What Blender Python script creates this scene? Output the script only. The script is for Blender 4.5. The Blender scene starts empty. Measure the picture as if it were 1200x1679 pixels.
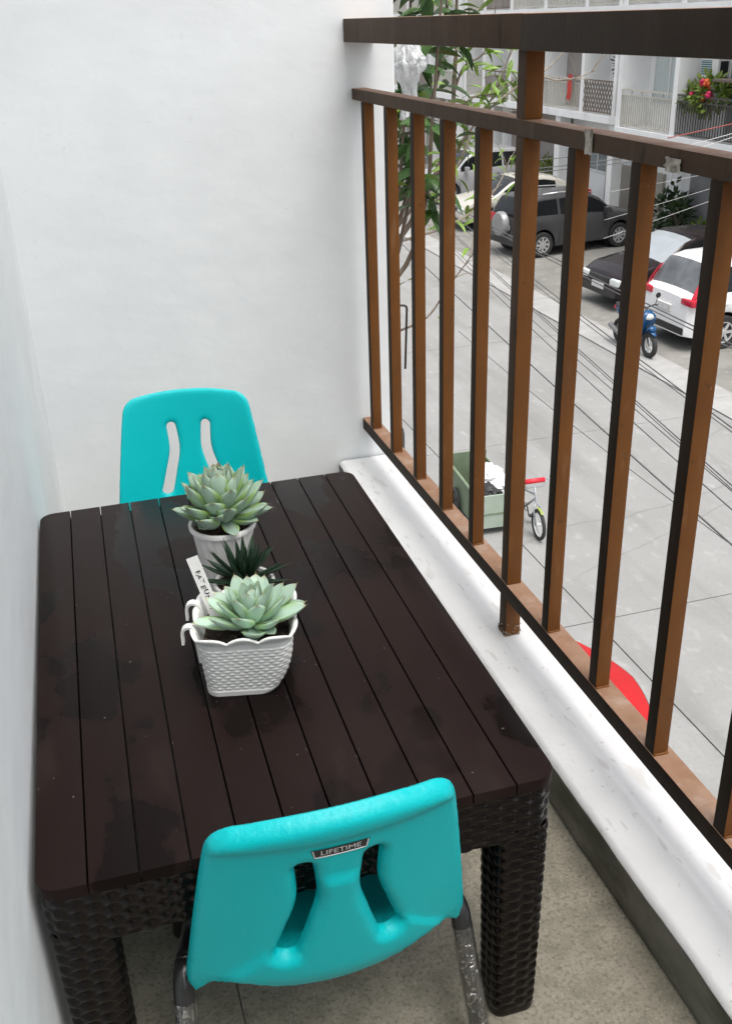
import bpy, bmesh, math, random
import numpy as np
from mathutils import Vector, Matrix, noise
from mathutils.geometry import delaunay_2d_cdt
PI = math.pi
rng = random.Random(7)
scene = bpy.context.scene
COL = scene.collection

# ------------------------------------------------------------------ camera
CAM = Vector((0.1236, -1.7761, 1.2295)); F_PX = 1635.8
yaw, pitch, roll = 0.2784, 0.4603, -0.0346
fw = Vector((math.sin(yaw)*math.cos(pitch), math.cos(yaw)*math.cos(pitch), -math.sin(pitch)))
rt = Vector((math.cos(yaw), -math.sin(yaw), 0)); up = rt.cross(fw)
rt, up = math.cos(roll)*rt + math.sin(roll)*up, -math.sin(roll)*rt + math.cos(roll)*up
cd = bpy.data.cameras.new('camera'); cam = bpy.data.objects.new('camera', cd); COL.objects.link(cam)
cam.matrix_world = Matrix(((rt.x, up.x, -fw.x, CAM.x), (rt.y, up.y, -fw.y, CAM.y), (rt.z, up.z, -fw.z, CAM.z), (0, 0, 0, 1)))
cd.sensor_fit = 'VERTICAL'; cd.sensor_height = 36; cd.lens = F_PX/1679*36
cd.clip_start = 0.02; cd.clip_end = 500
scene.camera = cam
# ------------------------------------------------------------------ sky and sun (bright overcast)
SUN_EL, SUN_AZ = math.radians(72), math.radians(168)      # azimuth from +Y towards +X
w = bpy.data.worlds.new('World'); scene.world = w; w.use_nodes = True
nt = w.node_tree; nt.nodes.clear()
o_ = nt.nodes.new('ShaderNodeOutputWorld'); bg = nt.nodes.new('ShaderNodeBackground')
sky = nt.nodes.new('ShaderNodeTexSky'); sky.sky_type = 'NISHITA'; sky.sun_disc = False
sky.sun_elevation = SUN_EL; sky.sun_rotation = SUN_AZ; sky.dust_density = 6; sky.air_density = 1.2; sky.ozone_density = 1.0
hs = nt.nodes.new('ShaderNodeHueSaturation'); hs.inputs['Saturation'].default_value = 0.34
nt.links.new(sky.outputs[0], hs.inputs['Color']); nt.links.new(hs.outputs[0], bg.inputs[0]); nt.links.new(bg.outputs[0], o_.inputs[0])
bg.inputs[1].default_value = 0.15
sd = bpy.data.lights.new('sun', 'SUN'); sd.energy = 1.3; sd.angle = math.radians(45); sd.color = (1, .97, .93)
so = bpy.data.objects.new('sun', sd); COL.objects.link(so)
sdir = Vector((math.sin(SUN_AZ)*math.cos(SUN_EL), math.cos(SUN_AZ)*math.cos(SUN_EL), math.sin(SUN_EL)))
so.rotation_euler = sdir.to_track_quat('Z', 'Y').to_euler()
scene.view_settings.view_transform = 'Standard'; scene.view_settings.look = 'None'
scene.view_settings.exposure = 0.82; scene.view_settings.gamma = 1.0
try: scene.view_settings.use_curve_mapping = False
except Exception: pass
scene.render.engine = 'CYCLES'
scene.cycles.max_bounces = 8; scene.cycles.diffuse_bounces = 3; scene.cycles.transparent_max_bounces = 8
scene.cycles.use_denoising = True

# ------------------------------------------------------------------ materials
MATS = {}
def lin(c): return tuple(c) + (1,)
def mat(name, c, rough=.5, c2=None, scale=8, detail=4, bump=0, bscale=60, metal=0, spec=.5, stretch=(1, 1, 1), lo=.35, hi=.65, coat=0, alpha=1, trans=0, bdist=.002, world=False, rvar=0):
    if name in MATS: return MATS[name]
    m = bpy.data.materials.new(name); m.use_nodes = True; MATS[name] = m
    n, l = m.node_tree.nodes, m.node_tree.links; b = n['Principled BSDF']
    b.inputs['Base Color'].default_value = lin(c); b.inputs['Roughness'].default_value = rough
    b.inputs['Metallic'].default_value = metal; b.inputs['Specular IOR Level'].default_value = spec
    b.inputs['Coat Weight'].default_value = coat; b.inputs['Alpha'].default_value = alpha; b.inputs['Transmission Weight'].default_value = trans
    tc = n.new('ShaderNodeTexCoord'); mp = n.new('ShaderNodeMapping'); mp.inputs['Scale'].default_value = stretch
    if world:
        g = n.new('ShaderNodeNewGeometry'); l.new(g.outputs['Position'], mp.inputs[0])
    else: l.new(tc.outputs['Object'], mp.inputs[0])
    if c2 is not None:
        t = n.new('ShaderNodeTexNoise'); t.inputs['Scale'].default_value = scale; t.inputs['Detail'].default_value = detail; t.inputs['Roughness'].default_value = .6
        r = n.new('ShaderNodeMapRange'); r.inputs[1].default_value = lo; r.inputs[2].default_value = hi
        mx = n.new('ShaderNodeMix'); mx.data_type = 'RGBA'; mx.inputs[6].default_value = lin(c); mx.inputs[7].default_value = lin(c2)
        l.new(mp.outputs[0], t.inputs['Vector']); l.new(t.outputs[0], r.inputs[0]); l.new(r.outputs[0], mx.inputs[0]); l.new(mx.outputs[2], b.inputs['Base Color'])
        if rvar:
            r2 = n.new('ShaderNodeMapRange'); r2.inputs[1].default_value = lo; r2.inputs[2].default_value = hi; r2.inputs[3].default_value = rough; r2.inputs[4].default_value = rough+rvar
            l.new(t.outputs[0], r2.inputs[0]); l.new(r2.outputs[0], b.inputs['Roughness'])
    if bump:
        t2 = n.new('ShaderNodeTexNoise'); t2.inputs['Scale'].default_value = bscale; t2.inputs['Detail'].default_value = 5
        bp = n.new('ShaderNodeBump'); bp.inputs['Strength'].default_value = bump; bp.inputs['Distance'].default_value = bdist
        l.new(mp.outputs[0], t2.inputs['Vector']); l.new(t2.outputs[0], bp.inputs['Height']); l.new(bp.outputs[0], b.inputs['Normal'])
    return m
def layer(m, c, scale, lo, hi, amt=1, stretch=(1, 1, 1), detail=6, rough=None, world=False, kind='noise', seed=0.):
    """mix a further colour over a material where a noise (stains, scuffs, specks) passes a threshold"""
    n, l = m.node_tree.nodes, m.node_tree.links; b = n['Principled BSDF']
    tc = n.new('ShaderNodeTexCoord'); mp = n.new('ShaderNodeMapping'); mp.inputs['Scale'].default_value = stretch; mp.inputs['Location'].default_value = (seed, seed*1.7, seed*.6)
    if world:
        g = n.new('ShaderNodeNewGeometry'); l.new(g.outputs['Position'], mp.inputs[0])
    else: l.new(tc.outputs['Object'], mp.inputs[0])
    if kind == 'voro':
        t = n.new('ShaderNodeTexVoronoi'); t.inputs['Scale'].default_value = scale; out = t.outputs['Distance']
    else:
        t = n.new('ShaderNodeTexNoise'); t.inputs['Scale'].default_value = scale; t.inputs['Detail'].default_value = detail; out = t.outputs[0]
    l.new(mp.outputs[0], t.inputs['Vector'])
    r = n.new('ShaderNodeMapRange'); r.inputs[1].default_value = lo; r.inputs[2].default_value = hi; r.inputs[3].default_value = 0; r.inputs[4].default_value = amt
    l.new(out, r.inputs[0])
    mx = n.new('ShaderNodeMix'); mx.data_type = 'RGBA'; mx.inputs[7].default_value = lin(c)
    src = b.inputs['Base Color'].links
    if src: l.new(src[0].from_socket, mx.inputs[6])
    else: mx.inputs[6].default_value = b.inputs['Base Color'].default_value
    l.new(r.outputs[0], mx.inputs[0]); l.new(mx.outputs[2], b.inputs['Base Color'])
    if rough is not None:
        mr = n.new('ShaderNodeMix'); mr.data_type = 'FLOAT'; mr.inputs[3].default_value = rough
        rs = b.inputs['Roughness'].links
        if rs: l.new(rs[0].from_socket, mr.inputs[2])
        else: mr.inputs[2].default_value = b.inputs['Roughness'].default_value
        l.new(r.outputs[0], mr.inputs[0]); l.new(mr.outputs[0], b.inputs['Roughness'])
    return m

M_wall = mat('white_wall_paint', (.78, .805, .81), .75, (.73, .75, .76), 3.0, bump=.4, bscale=13, stretch=(1, 1, 1.6), bdist=.004)
layer(M_wall, (.62, .63, .62), 2.2, .60, .78, .35, (1.5, 1.5, .6))
layer(M_wall, (.60, .60, .57), 22, .70, .76, .30, (1.5, 1.5, .8), seed=3)
layer(M_wall, (.86, .87, .87), 6, .55, .7, .2, (1, 1, 1.2), seed=8); layer(M_wall, (.62, .62, .60), 70, .68, .72, .35, (.5, .5, 2), seed=13)
M_ledge = mat('white_ledge_paint', (.66, .665, .665), .7, (.60, .605, .61), 5, bump=.6, bscale=45, bdist=.002, world=True)
layer(M_ledge, (.42, .40, .36), 9, .66, .72, .4, (2.5, .7, 1), seed=1.3, world=True)
layer(M_ledge, (.30, .28, .25), 60, .68, .73, .5, world=True)
layer(M_ledge, (.40, .38, .34), 26, .64, .66, .4, (3, .6, 1), world=True, seed=7)
layer(M_ledge, (.64, .635, .62), 9, .55, .75, .35, world=True, seed=11)
M_kerb = mat('grey_ledge_side', (.26, .255, .225), .8, (.15, .148, .125), 9, bump=.5, bscale=50, stretch=(1, 1, 1), world=True)  # grey side, darker than the ledge top
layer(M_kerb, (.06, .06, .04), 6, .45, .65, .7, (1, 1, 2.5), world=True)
M_tile = mat('stone_floor_tile', (.27, .245, .19), .62, (.18, .165, .125), 26, detail=8, bump=.5, bscale=170, bdist=.001, world=True)
layer(M_tile, (.10, .09, .065), 160, .50, .66, .65, detail=3, world=True)
layer(M_tile, (.38, .35, .29), 240, .58, .70, .5, detail=2, world=True, seed=4)
layer(M_tile, (.09, .08, .06), 3.2, .56, .78, .5, world=True, seed=2)
M_grout = mat('grout', (.45, .43, .38), .9, (.3, .28, .25), 40)
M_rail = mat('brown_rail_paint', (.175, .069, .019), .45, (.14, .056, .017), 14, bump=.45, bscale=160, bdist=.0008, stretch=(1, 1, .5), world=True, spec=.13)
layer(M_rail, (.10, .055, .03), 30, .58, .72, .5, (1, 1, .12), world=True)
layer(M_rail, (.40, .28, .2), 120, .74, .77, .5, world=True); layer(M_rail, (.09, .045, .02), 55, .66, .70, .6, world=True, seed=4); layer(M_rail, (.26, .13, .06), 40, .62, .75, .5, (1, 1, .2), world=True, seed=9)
M_railfront = mat('dark_brown_rail_front', (.072, .046, .031), .5, (.054, .034, .022), 10, bump=.45, bscale=160, bdist=.0008, stretch=(1, 1, .4), world=True, spec=.04)
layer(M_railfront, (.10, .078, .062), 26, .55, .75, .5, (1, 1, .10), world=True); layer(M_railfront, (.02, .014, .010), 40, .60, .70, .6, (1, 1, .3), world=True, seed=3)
M_railfront2 = mat('darker_rail_front', (.036, .025, .018), .5, (.028, .019, .013), 10, bump=.45, bscale=160, bdist=.0008, stretch=(1, 1, .4), world=True, spec=.04)
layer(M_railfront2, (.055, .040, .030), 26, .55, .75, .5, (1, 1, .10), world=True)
M_railtop = mat('tan_rail_top', (.30, .185, .125), .6, (.24, .13, .075), 18, bump=.4, bscale=140, bdist=.0008, world=True, spec=.25)
layer(M_railtop, (.42, .34, .28), 30, .52, .72, .5, world=True)
M_top = mat('dark_brown_resin', (.0135, .0070, .0060), .42, (.0105, .0055, .0047), 5, bump=.25, bscale=220, stretch=(1, .12, 1), bdist=.0005, spec=.10, world=True)
layer(M_top, (.0055, .0034, .003), 4.6, .525, .55, .9, (1.5, .9, 1), detail=5, rough=.20, world=True, seed=2.2)
layer(M_top, (.021, .0125, .0108), 3.0, .52, .70, .6, (1, .7, 1), detail=6, rough=.5, world=True, seed=7.7)
layer(M_top, (.035, .026, .022), 20, .60, .80, .35, (1, .25, 1), rough=.55, world=True)
layer(M_top, (.20, .18, .16), 150, .805, .82, .6, detail=1, world=True, seed=5)
M_weave = mat('dark_brown_wicker', (.005, .003, .0026), .20, (.0035, .0022, .0018), 30, bump=.2, bscale=300, stretch=(1, 1, 1), spec=.26, bdist=.0005)
M_teal = mat('teal_plastic', (.0, .48, .505), .42, (.0, .46, .485), 4, bump=.45, bscale=360, spec=.30, bdist=.0010)
M_steel = mat('charcoal_tube', (.035, .036, .038), .28, (.03, .03, .03), 20, spec=.6, metal=.3)
M_black = mat('black_plastic', (.012, .012, .012), .45, (.018, .018, .018), 20)
M_silverprint = mat('silver_print', (.6, .6, .6), .4)
M_white_pl = mat('white_plastic', (.78, .78, .76), .38, (.72, .72, .69), 12, bump=.1, bscale=80)
M_soil = mat('potting_soil', (.022, .015, .010), .95, (.06, .04, .026), 130, bump=1, bscale=150, bdist=.004, lo=.55, hi=.72)
M_pebble = mat('soil_crumb', (.05, .034, .022), .9, (.16, .11, .06), 60)
M_ink = mat('marker_ink', (.03, .03, .04), .6)
# fleshy leaves: colour runs along and across each leaf
def leaf_mat(name, base, mid, edge, tip, rough=.5, spec=.35, sss=.0):
    m = bpy.data.materials.new(name); m.use_nodes = True; MATS[name] = m
    n, l = m.node_tree.nodes, m.node_tree.links; b = n['Principled BSDF']
    b.inputs['Roughness'].default_value = rough; b.inputs['Specular IOR Level'].default_value = spec
    b.inputs['Subsurface Weight'].default_value = sss; b.inputs['Subsurface Radius'].default_value = (.3, .5, .1); b.inputs['Subsurface Scale'].default_value = .01
    tc = n.new('ShaderNodeTexCoord'); sx = n.new('ShaderNodeSeparateXYZ'); l.new(tc.outputs['Object'], sx.inputs[0])
    oi = n.new('ShaderNodeObjectInfo')
    nz = n.new('ShaderNodeTexNoise'); nz.inputs['Scale'].default_value = 5; l.new(tc.outputs['Object'], nz.inputs['Vector'])
    def ramp(sock, stops):
        r = n.new('ShaderNodeValToRGB'); e = r.color_ramp.elements
        e[0].position, e[0].color = stops[0][0], lin(stops[0][1]); e[1].position, e[1].color = stops[-1][0], lin(stops[-1][1])
        for p_, c_ in stops[1:-1]:
            k = e.new(p_); k.color = lin(c_)
        l.new(sock, r.inputs[0]); return r
    ad = n.new('ShaderNodeMath'); ad.operation = 'MULTIPLY_ADD'; ad.inputs[1].default_value = .25; l.new(nz.outputs[0], ad.inputs[0]); l.new(sx.outputs[0], ad.inputs[2])
    ra = ramp(ad.outputs[0], [(0.1, base), (.42, mid), (.95, mid), (1.08 if False else 1.0, mid)])
    ab = n.new('ShaderNodeMath'); ab.operation = 'ABSOLUTE'; l.new(sx.outputs[1], ab.inputs[0])
    # edge factor: |y| / local half width is approximated with the distance to a tapering outline
    mr = n.new('ShaderNodeMapRange'); mr.inputs[1].default_value = .13; mr.inputs[2].default_value = .24; l.new(ab.outputs[0], mr.inputs[0])
    mx = n.new('ShaderNodeMix'); mx.data_type = 'RGBA'; l.new(mr.outputs[0], mx.inputs[0]); l.new(ra.outputs[0], mx.inputs[6]); mx.inputs[7].default_value = lin(edge)
    mt = n.new('ShaderNodeMapRange'); mt.inputs[1].default_value = .90; mt.inputs[2].default_value = 1.02; l.new(sx.outputs[0], mt.inputs[0])
    m2 = n.new('ShaderNodeMix'); m2.data_type = 'RGBA'; l.new(mt.outputs[0], m2.inputs[0]); l.new(mx.outputs[2], m2.inputs[6]); m2.inputs[7].default_value = lin(tip)
    hv = n.new('ShaderNodeHueSaturation'); vr = n.new('ShaderNodeMapRange'); vr.inputs[3].default_value = .82; vr.inputs[4].default_value = 1.15
    l.new(oi.outputs['Random'], vr.inputs[0]); l.new(vr.outputs[0], hv.inputs['Value']); l.new(m2.outputs[2], hv.inputs['Color']); l.new(hv.outputs[0], b.inputs['Base Color'])
    return m
M_echA = leaf_mat('glaucous_leaf', (.17, .29, .04), (.33, .45, .36), (.19, .31, .05), (.28, .22, .10), sss=.08)
M_echC = leaf_mat('mint_leaf', (.26, .40, .08), (.42, .57, .46), (.30, .46, .20), (.40, .34, .20), sss=.08)
M_haw = leaf_mat('dark_haworthia_leaf', (.016, .036, .014), (.014, .034, .018), (.04, .075, .04), (.05, .04, .02), rough=.32)
M_leafD = mat('dark_tree_leaf', (.024, .066, .015), .36, (.055, .12, .025), 7, spec=.4)
M_leafL = mat('young_tree_leaf', (.20, .31, .035), .45, (.12, .23, .03), 9)
M_bark = mat('branch_bark', (.10, .07, .05), .8, (.20, .16, .12), 25, bump=.6, bscale=80, stretch=(1, 1, .3), bdist=.003)
M_twig = mat('pale_twig', (.33, .29, .23), .8, (.22, .18, .14), 25)

# ------------------------------------------------------------------ mesh builder
class MB:
    def __init__(s): s.v = []; s.f = []
    def add(s, vs, fs):
        k = len(s.v); s.v += [tuple(q) for q in vs]; s.f += [tuple(i+k for i in f) for f in fs]; return s
    def box(s, a, b, c=0.):
        (x0, y0, z0), (x1, y1, z1) = a, b
        if c <= 0:
            return s.add([(x0,y0,z0),(x1,y0,z0),(x1,y1,z0),(x0,y1,z0),(x0,y0,z1),(x1,y0,z1),(x1,y1,z1),(x0,y1,z1)],
                         [(0,3,2,1),(4,5,6,7),(0,1,5,4),(1,2,6,5),(2,3,7,6),(3,0,4,7)])
        bm = bmesh.new(); bmesh.ops.create_cube(bm, size=1)
        for v in bm.verts: v.co = Vector(((x0+x1)/2+v.co.x*(x1-x0), (y0+y1)/2+v.co.y*(y1-y0), (z0+z1)/2+v.co.z*(z1-z0)))
        bmesh.ops.bevel(bm, geom=bm.edges[:], offset=c, segments=2, affect='EDGES', profile=.7)
        bm.verts.index_update(); s.add([v.co for v in bm.verts], [[v.index for v in f.verts] for f in bm.faces]); bm.free(); return s
    def obox(s, c, ax, ay, az, hx, hy, hz):
        c = Vector(c); vs = []
        for k in (-1, 1):
            for (i, j) in ((-1,-1),(1,-1),(1,1),(-1,1)): vs.append(c+ax*hx*i+ay*hy*j+az*hz*k)
        return s.add(vs, [(0,3,2,1),(4,5,6,7),(0,1,5,4),(1,2,6,5),(2,3,7,6),(3,0,4,7)])
    def tube(s, pts, r, n=8, cap=True):
        pts = [Vector(p) for p in pts]; k = len(s.v); N = len(pts)
        rr = r if isinstance(r, (list, tuple)) else [r]*N
        prev = None
        for i, p in enumerate(pts):
            t = (pts[min(i+1, N-1)]-pts[max(i-1, 0)]).normalized()
            if prev is None:
                a = Vector((0, 0, 1)) if abs(t.z) < .9 else Vector((1, 0, 0)); u = t.cross(a).normalized()
            else: u = (prev-t*prev.dot(t)).normalized()
            prev = u; v = t.cross(u)
            for j in range(n):
                a = 2*PI*j/n; s.v.append(tuple(p+(u*math.cos(a)+v*math.sin(a))*rr[i]))
        for i in range(N-1):
            for j in range(n):
                s.f.append((k+i*n+j, k+i*n+(j+1) % n, k+(i+1)*n+(j+1) % n, k+(i+1)*n+j))
        if cap: s.f.append(tuple(k+j for j in range(n))[::-1]); s.f.append(tuple(k+(N-1)*n+j for j in range(n)))
        return s
    def lathe(s, prof, n=24, c=(0, 0, 0), axis='z', closed=False):
        k = len(s.v); N = len(prof)
        for (r, z) in prof:
            for j in range(n):
                a = 2*PI*j/n; q = (r*math.cos(a), r*math.sin(a), z)
                if axis == 'y': q = (q[0], q[2], q[1])
                if axis == 'x': q = (q[2], q[0], q[1])
                s.v.append((c[0]+q[0], c[1]+q[1], c[2]+q[2]))
        for i in range(N-1 + (1 if closed else 0)):
            i2 = (i+1) % N
            for j in range(n): s.f.append((k+i*n+j, k+i*n+(j+1) % n, k+i2*n+(j+1) % n, k+i2*n+j))
        return s
    def grid(s, P):
        """P: 2D list of points"""
        k = len(s.v); R_, C_ = len(P), len(P[0])
        for row in P: s.v += [tuple(q) for q in row]
        for i in range(R_-1):
            for j in range(C_-1): s.f.append((k+i*C_+j, k+i*C_+j+1, k+(i+1)*C_+j+1, k+(i+1)*C_+j))
        return s
    def mesh(s, name, m, smooth=False, fix=False):
        me = bpy.data.meshes.new(name); me.from_pydata(s.v, [], s.f); me.update()
        if fix:
            bm = bmesh.new(); bm.from_mesh(me); bmesh.ops.remove_doubles(bm, verts=bm.verts, dist=1e-5); bmesh.ops.recalc_face_normals(bm, faces=bm.faces); bm.to_mesh(me); bm.free()
        if m: me.materials.append(m)
        if smooth:
            me.polygons.foreach_set('use_smooth', [True]*len(me.polygons))
            if smooth != 'all': me.set_sharp_from_angle(angle=math.radians(smooth if isinstance(smooth, (int, float)) and smooth is not True else 40))
        return me
    def build(s, name, m, parent=None, smooth=False, fix=False):
        return link(name, s.mesh(name, m, smooth, fix), parent)
def link(name, me, parent=None):
    o = bpy.data.objects.new(name, me); COL.objects.link(o)
    if parent: o.parent = parent
    return o
def tag(o, label=None, cat=None, group=None, kind=None):
    if label: o['label'] = label
    if cat: o['category'] = cat
    if group: o['group'] = group
    if kind: o['kind'] = kind
    return o
def thing(name, label, cat, loc=(0, 0, 0), rz=0, group=None):
    o = bpy.data.objects.new(name, None); COL.objects.link(o); o.empty_display_size = .1
    o.location = loc; o.rotation_euler = (0, 0, rz); return tag(o, label, cat, group)
def copy_tree(o, parent=None):
    c = o.copy(); COL.objects.link(c); c.parent = parent
    for ch in list(o.children): copy_tree(ch, c)
    return c
def fbm(x, y, z=0., sc=1.): return noise.fractal(Vector((x*sc, y*sc, z*sc)), 1.0, 2.0, 4)
def text_mesh(txt, size, shear=0.):
    cu = bpy.data.curves.new('lettering', 'FONT'); cu.body = txt; cu.size = size; cu.align_x = 'CENTER'; cu.align_y = 'CENTER'; cu.shear = shear; cu.resolution_u = 2
    ob = bpy.data.objects.new('lettering', cu); COL.objects.link(ob)
    me = bpy.data.meshes.new_from_object(ob.evaluated_get(bpy.context.evaluated_depsgraph_get()))
    bpy.data.objects.remove(ob); bpy.data.curves.remove(cu); return me

# ================================================================== large structure
G = -4.8                                    # street level below the balcony floor
YB, XEND = .7674, .963                      # end wall plane, its outer end
def wallx(y): return .0102 + (y-YB)*.0188   # the long wall runs slightly out of square
# street: base sheet + cast concrete slabs
b = MB().box((-60, -60, G-.4), (120, 140, G-.03)); street = tag(b.build('street', mat('sub_base', (.22, .21, .2), .9, (.16, .16, .15), 2)), kind='structure')
M_conc = mat('street_concrete', (.245, .245, .238), .85, (.212, .212, .205), .9, detail=8, bump=.4, bscale=30, bdist=.004, world=True)
layer(M_conc, (.19, .19, .182), 24, .52, .70, .5, world=True, detail=8)
layer(M_conc, (.36, .36, .35), 7, .58, .75, .45, (1, .6, 1), world=True, seed=3)
layer(M_conc, (.15, .148, .14), .6, .50, .70, .6, (3, .35, 1), world=True, seed=6)
layer(M_conc, (.06, .058, .055), 1.1, .68, .76, .6, world=True, seed=9)
def cracks(m, scale, c, amt, width=.012):
    n, l = m.node_tree.nodes, m.node_tree.links; b = n['Principled BSDF']; g = n.new('ShaderNodeNewGeometry')
    nz = n.new('ShaderNodeTexNoise'); nz.inputs['Scale'].default_value = scale*2.2; nz.inputs['Detail'].default_value = 5; l.new(g.outputs['Position'], nz.inputs['Vector'])
    mxv = n.new('ShaderNodeMix'); mxv.data_type = 'VECTOR'; mxv.inputs[0].default_value = .35/scale if scale > 1 else .3
    l.new(g.outputs['Position'], mxv.inputs[4]); l.new(nz.outputs[1], mxv.inputs[5])
    v = n.new('ShaderNodeTexVoronoi'); v.feature = 'DISTANCE_TO_EDGE'; v.inputs['Scale'].default_value = scale; l.new(mxv.outputs[1], v.inputs['Vector'])
    r = n.new('ShaderNodeMapRange'); r.inputs[1].default_value = 0; r.inputs[2].default_value = width; r.inputs[3].default_value = amt; r.inputs[4].default_value = 0; l.new(v.outputs['Distance'], r.inputs[0])
    mk = n.new('ShaderNodeTexNoise'); mk.inputs['Scale'].default_value = scale*.8; l.new(g.outputs['Position'], mk.inputs['Vector'])
    mr = n.new('ShaderNodeMapRange'); mr.inputs[1].default_value = .5; mr.inputs[2].default_value = .6; l.new(mk.outputs[0], mr.inputs[0])
    mu = n.new('ShaderNodeMath'); mu.operation = 'MULTIPLY'; l.new(r.outputs[0], mu.inputs[0]); l.new(mr.outputs[0], mu.inputs[1])
    mx = n.new('ShaderNodeMix'); mx.data_type = 'RGBA'; mx.inputs[7].default_value = lin(c); l.new(b.inputs['Base Color'].links[0].from_socket, mx.inputs[6]); l.new(mu.outputs[0], mx.inputs[0]); l.new(mx.outputs[2], b.inputs['Base Color'])
cracks(M_conc, .35, (.12, .12, .115), .45, .004)

slab_me = MB().box((0, 0, -.028), (4.935, 4.985, 0), .006).mesh('slab', M_conc)
for i in range(-1, 2):
    for j in range(-3, 10):
        s_ = link('slab', slab_me, street); s_.location = (.10+i*4.95+.005, 6.45+(j-1)*5.0+.0075, G+rng.uniform(-.002, .002))
M_gut = mat('light_concrete', (.32, .318, .31), .8, (.27, .268, .26), 3, bump=.3, bscale=30, world=True, bdist=.004)
layer(M_gut, (.3, .29, .27), 5, .6, .72, .5, world=True)
b = MB()
for j in range(-6, 26): b.box((10.02, j*2.4+.006, G-.03), (10.74, j*2.4+2.394, G+.012), .006)
tag(b.build('gutter', M_gut), kind='structure')
M_bay = mat('parking_bay_concrete', (.22, .215, .195), .85, (.15, .147, .135), 1.1, detail=8, bump=.4, bscale=25, world=True, bdist=.004)
layer(M_bay, (.30, .295, .28), 2.5, .55, .7, .6, world=True); layer(M_bay, (.12, .115, .105), 1.3, .6, .75, .6, world=True, seed=2)
tag(MB().box((10.75, -12, G-.03), (19.5, 70, G-.004)).build('parking_bay', M_bay), kind='structure')
# balcony floor with tiles
fl = tag(MB().box((-.3, -3.9, -.18), (.90, 4.2, -.010)).build('balcony_floor', M_grout), kind='structure')
tile_me = MB().box((0, 0, -.0095), (.598, .598, 0), .001).mesh('tile', M_tile)
for i in range(-1, 1):
    for j in range(-5, 2):
        t_ = link('tile', tile_me, fl); t_.location = (.194+i*.6, -.46+j*.6+.001, 0)
# long wall on the left
def wseg(y0, y1, z0, z1):
    a_, c_ = wallx(y0), wallx(y1)
    return ([(a_, y0, z0), (c_, y1, z0), (c_-.18, y1, z0), (a_-.18, y0, z0), (a_, y0, z1), (c_, y1, z1), (c_-.18, y1, z1), (a_-.18, y0, z1)],
            [(0,3,2,1),(4,5,6,7),(0,1,5,4),(1,2,6,5),(2,3,7,6),(3,0,4,7)])
b = MB(); b.add(*wseg(-1.30, 4.2, -.2, 5.6)); b.add(*wseg(-4, -1.3002, 2.15, 5.6)); b.add(*wseg(-4, -3.6, -.2, 2.1498))  # gap left out of view for the added dark room
lw = tag(b.build('balcony_wall', M_wall), 'long white painted wall running along the left side of the brown table', 'wall')
M_dk = mat('added_room_dark', (.03, .028, .026), .8, (.02, .02, .02), 3)
rm = thing('added_dark_room', 'unseen dark room added behind the wall opening to darken the inward rail faces', 'room', (-1.2, -2.4, 0))  # unseen near-black room, added to dim the inward rail faces
MB().box((-1.4, -1.2, -.05), (1.0, 1.1, 0)).build('added_room_floor', M_dk, rm); MB().box((-1.45, -1.2, 0), (-1.4, 1.1, 2.2)).build('added_room_wall', M_dk, rm); MB().box((-1.4, 1.1, 0), (1.0, 1.15, 2.2)).build('added_room_wall', M_dk, rm); MB().box((-1.4, -1.25, 0), (1.0, -1.2, 2.2)).build('added_room_wall', M_dk, rm); MB().box((-1.4, -1.2, 2.2), (1.0, 1.1, 2.25)).build('added_room_ceiling', M_dk, rm)
ew = tag(MB().box((wallx(YB)-.02, YB, -.2), (XEND, YB+.12, 2.9), .006).build('balcony_wall', M_wall), 'white painted end wall behind the far teal chair', 'wall')
tag(MB().box((-2.2, -4, 5.6), (.30, 4.2, 5.75)).build('roof_eave', M_wall), kind='structure')
# kerb ledge under the railing
ldg = thing('ledge', 'low white painted concrete ledge under the brown railing', 'ledge', (.77, -1, 0))
P = []
for j in range(0, 241):
    y = -3.9+j*(4.66/240); row = []
    for (x, z) in ((.7735, .086), (.7775, .0935), (.785, .0957), (.83, .0965), (.90, .096), (.945, .0955), (.958, .091), (.962, .08)):
        e = fbm(x*3, y, .3, 9)*.0022; row.append((x+e*.8-.77, y+1, z+e*.7))
    P.append(row)
MB().grid(P).build('ledge_top', M_ledge, ldg, smooth='all')
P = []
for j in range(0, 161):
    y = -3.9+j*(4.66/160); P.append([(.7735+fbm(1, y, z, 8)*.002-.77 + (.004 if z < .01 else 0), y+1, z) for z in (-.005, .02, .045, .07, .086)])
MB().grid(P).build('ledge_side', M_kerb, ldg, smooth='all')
MB().box((.80-.77, -2.9, -.6), (.958-.77, 1.76, .075)).build('slab_edge', M_wall, ldg)

# ================================================================== railing
RX = .8507
rail = thing('balcony_railing', 'brown painted steel balcony railing with square vertical bars', 'railing', (RX, -1, .0957))
L0 = Vector((RX, -1, .0957))
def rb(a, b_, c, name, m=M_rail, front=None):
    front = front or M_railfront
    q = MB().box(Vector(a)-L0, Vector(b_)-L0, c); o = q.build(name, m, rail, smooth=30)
    o.data.materials.append(front); o.data.materials.append(M_railtop)
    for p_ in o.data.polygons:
        if p_.normal.x < -.6: p_.material_index = 1  # inward faces take the darker brown
        elif p_.normal.z > .6: p_.material_index = 2  # upper faces take the paler tan
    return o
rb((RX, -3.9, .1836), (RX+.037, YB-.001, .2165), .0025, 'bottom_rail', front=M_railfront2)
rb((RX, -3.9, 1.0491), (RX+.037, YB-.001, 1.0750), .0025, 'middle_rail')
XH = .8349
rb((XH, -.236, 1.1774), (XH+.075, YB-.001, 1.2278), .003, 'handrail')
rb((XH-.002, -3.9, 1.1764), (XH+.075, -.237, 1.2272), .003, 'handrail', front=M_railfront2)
S, Y1 = .1783, .6699
bar_me = None
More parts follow.
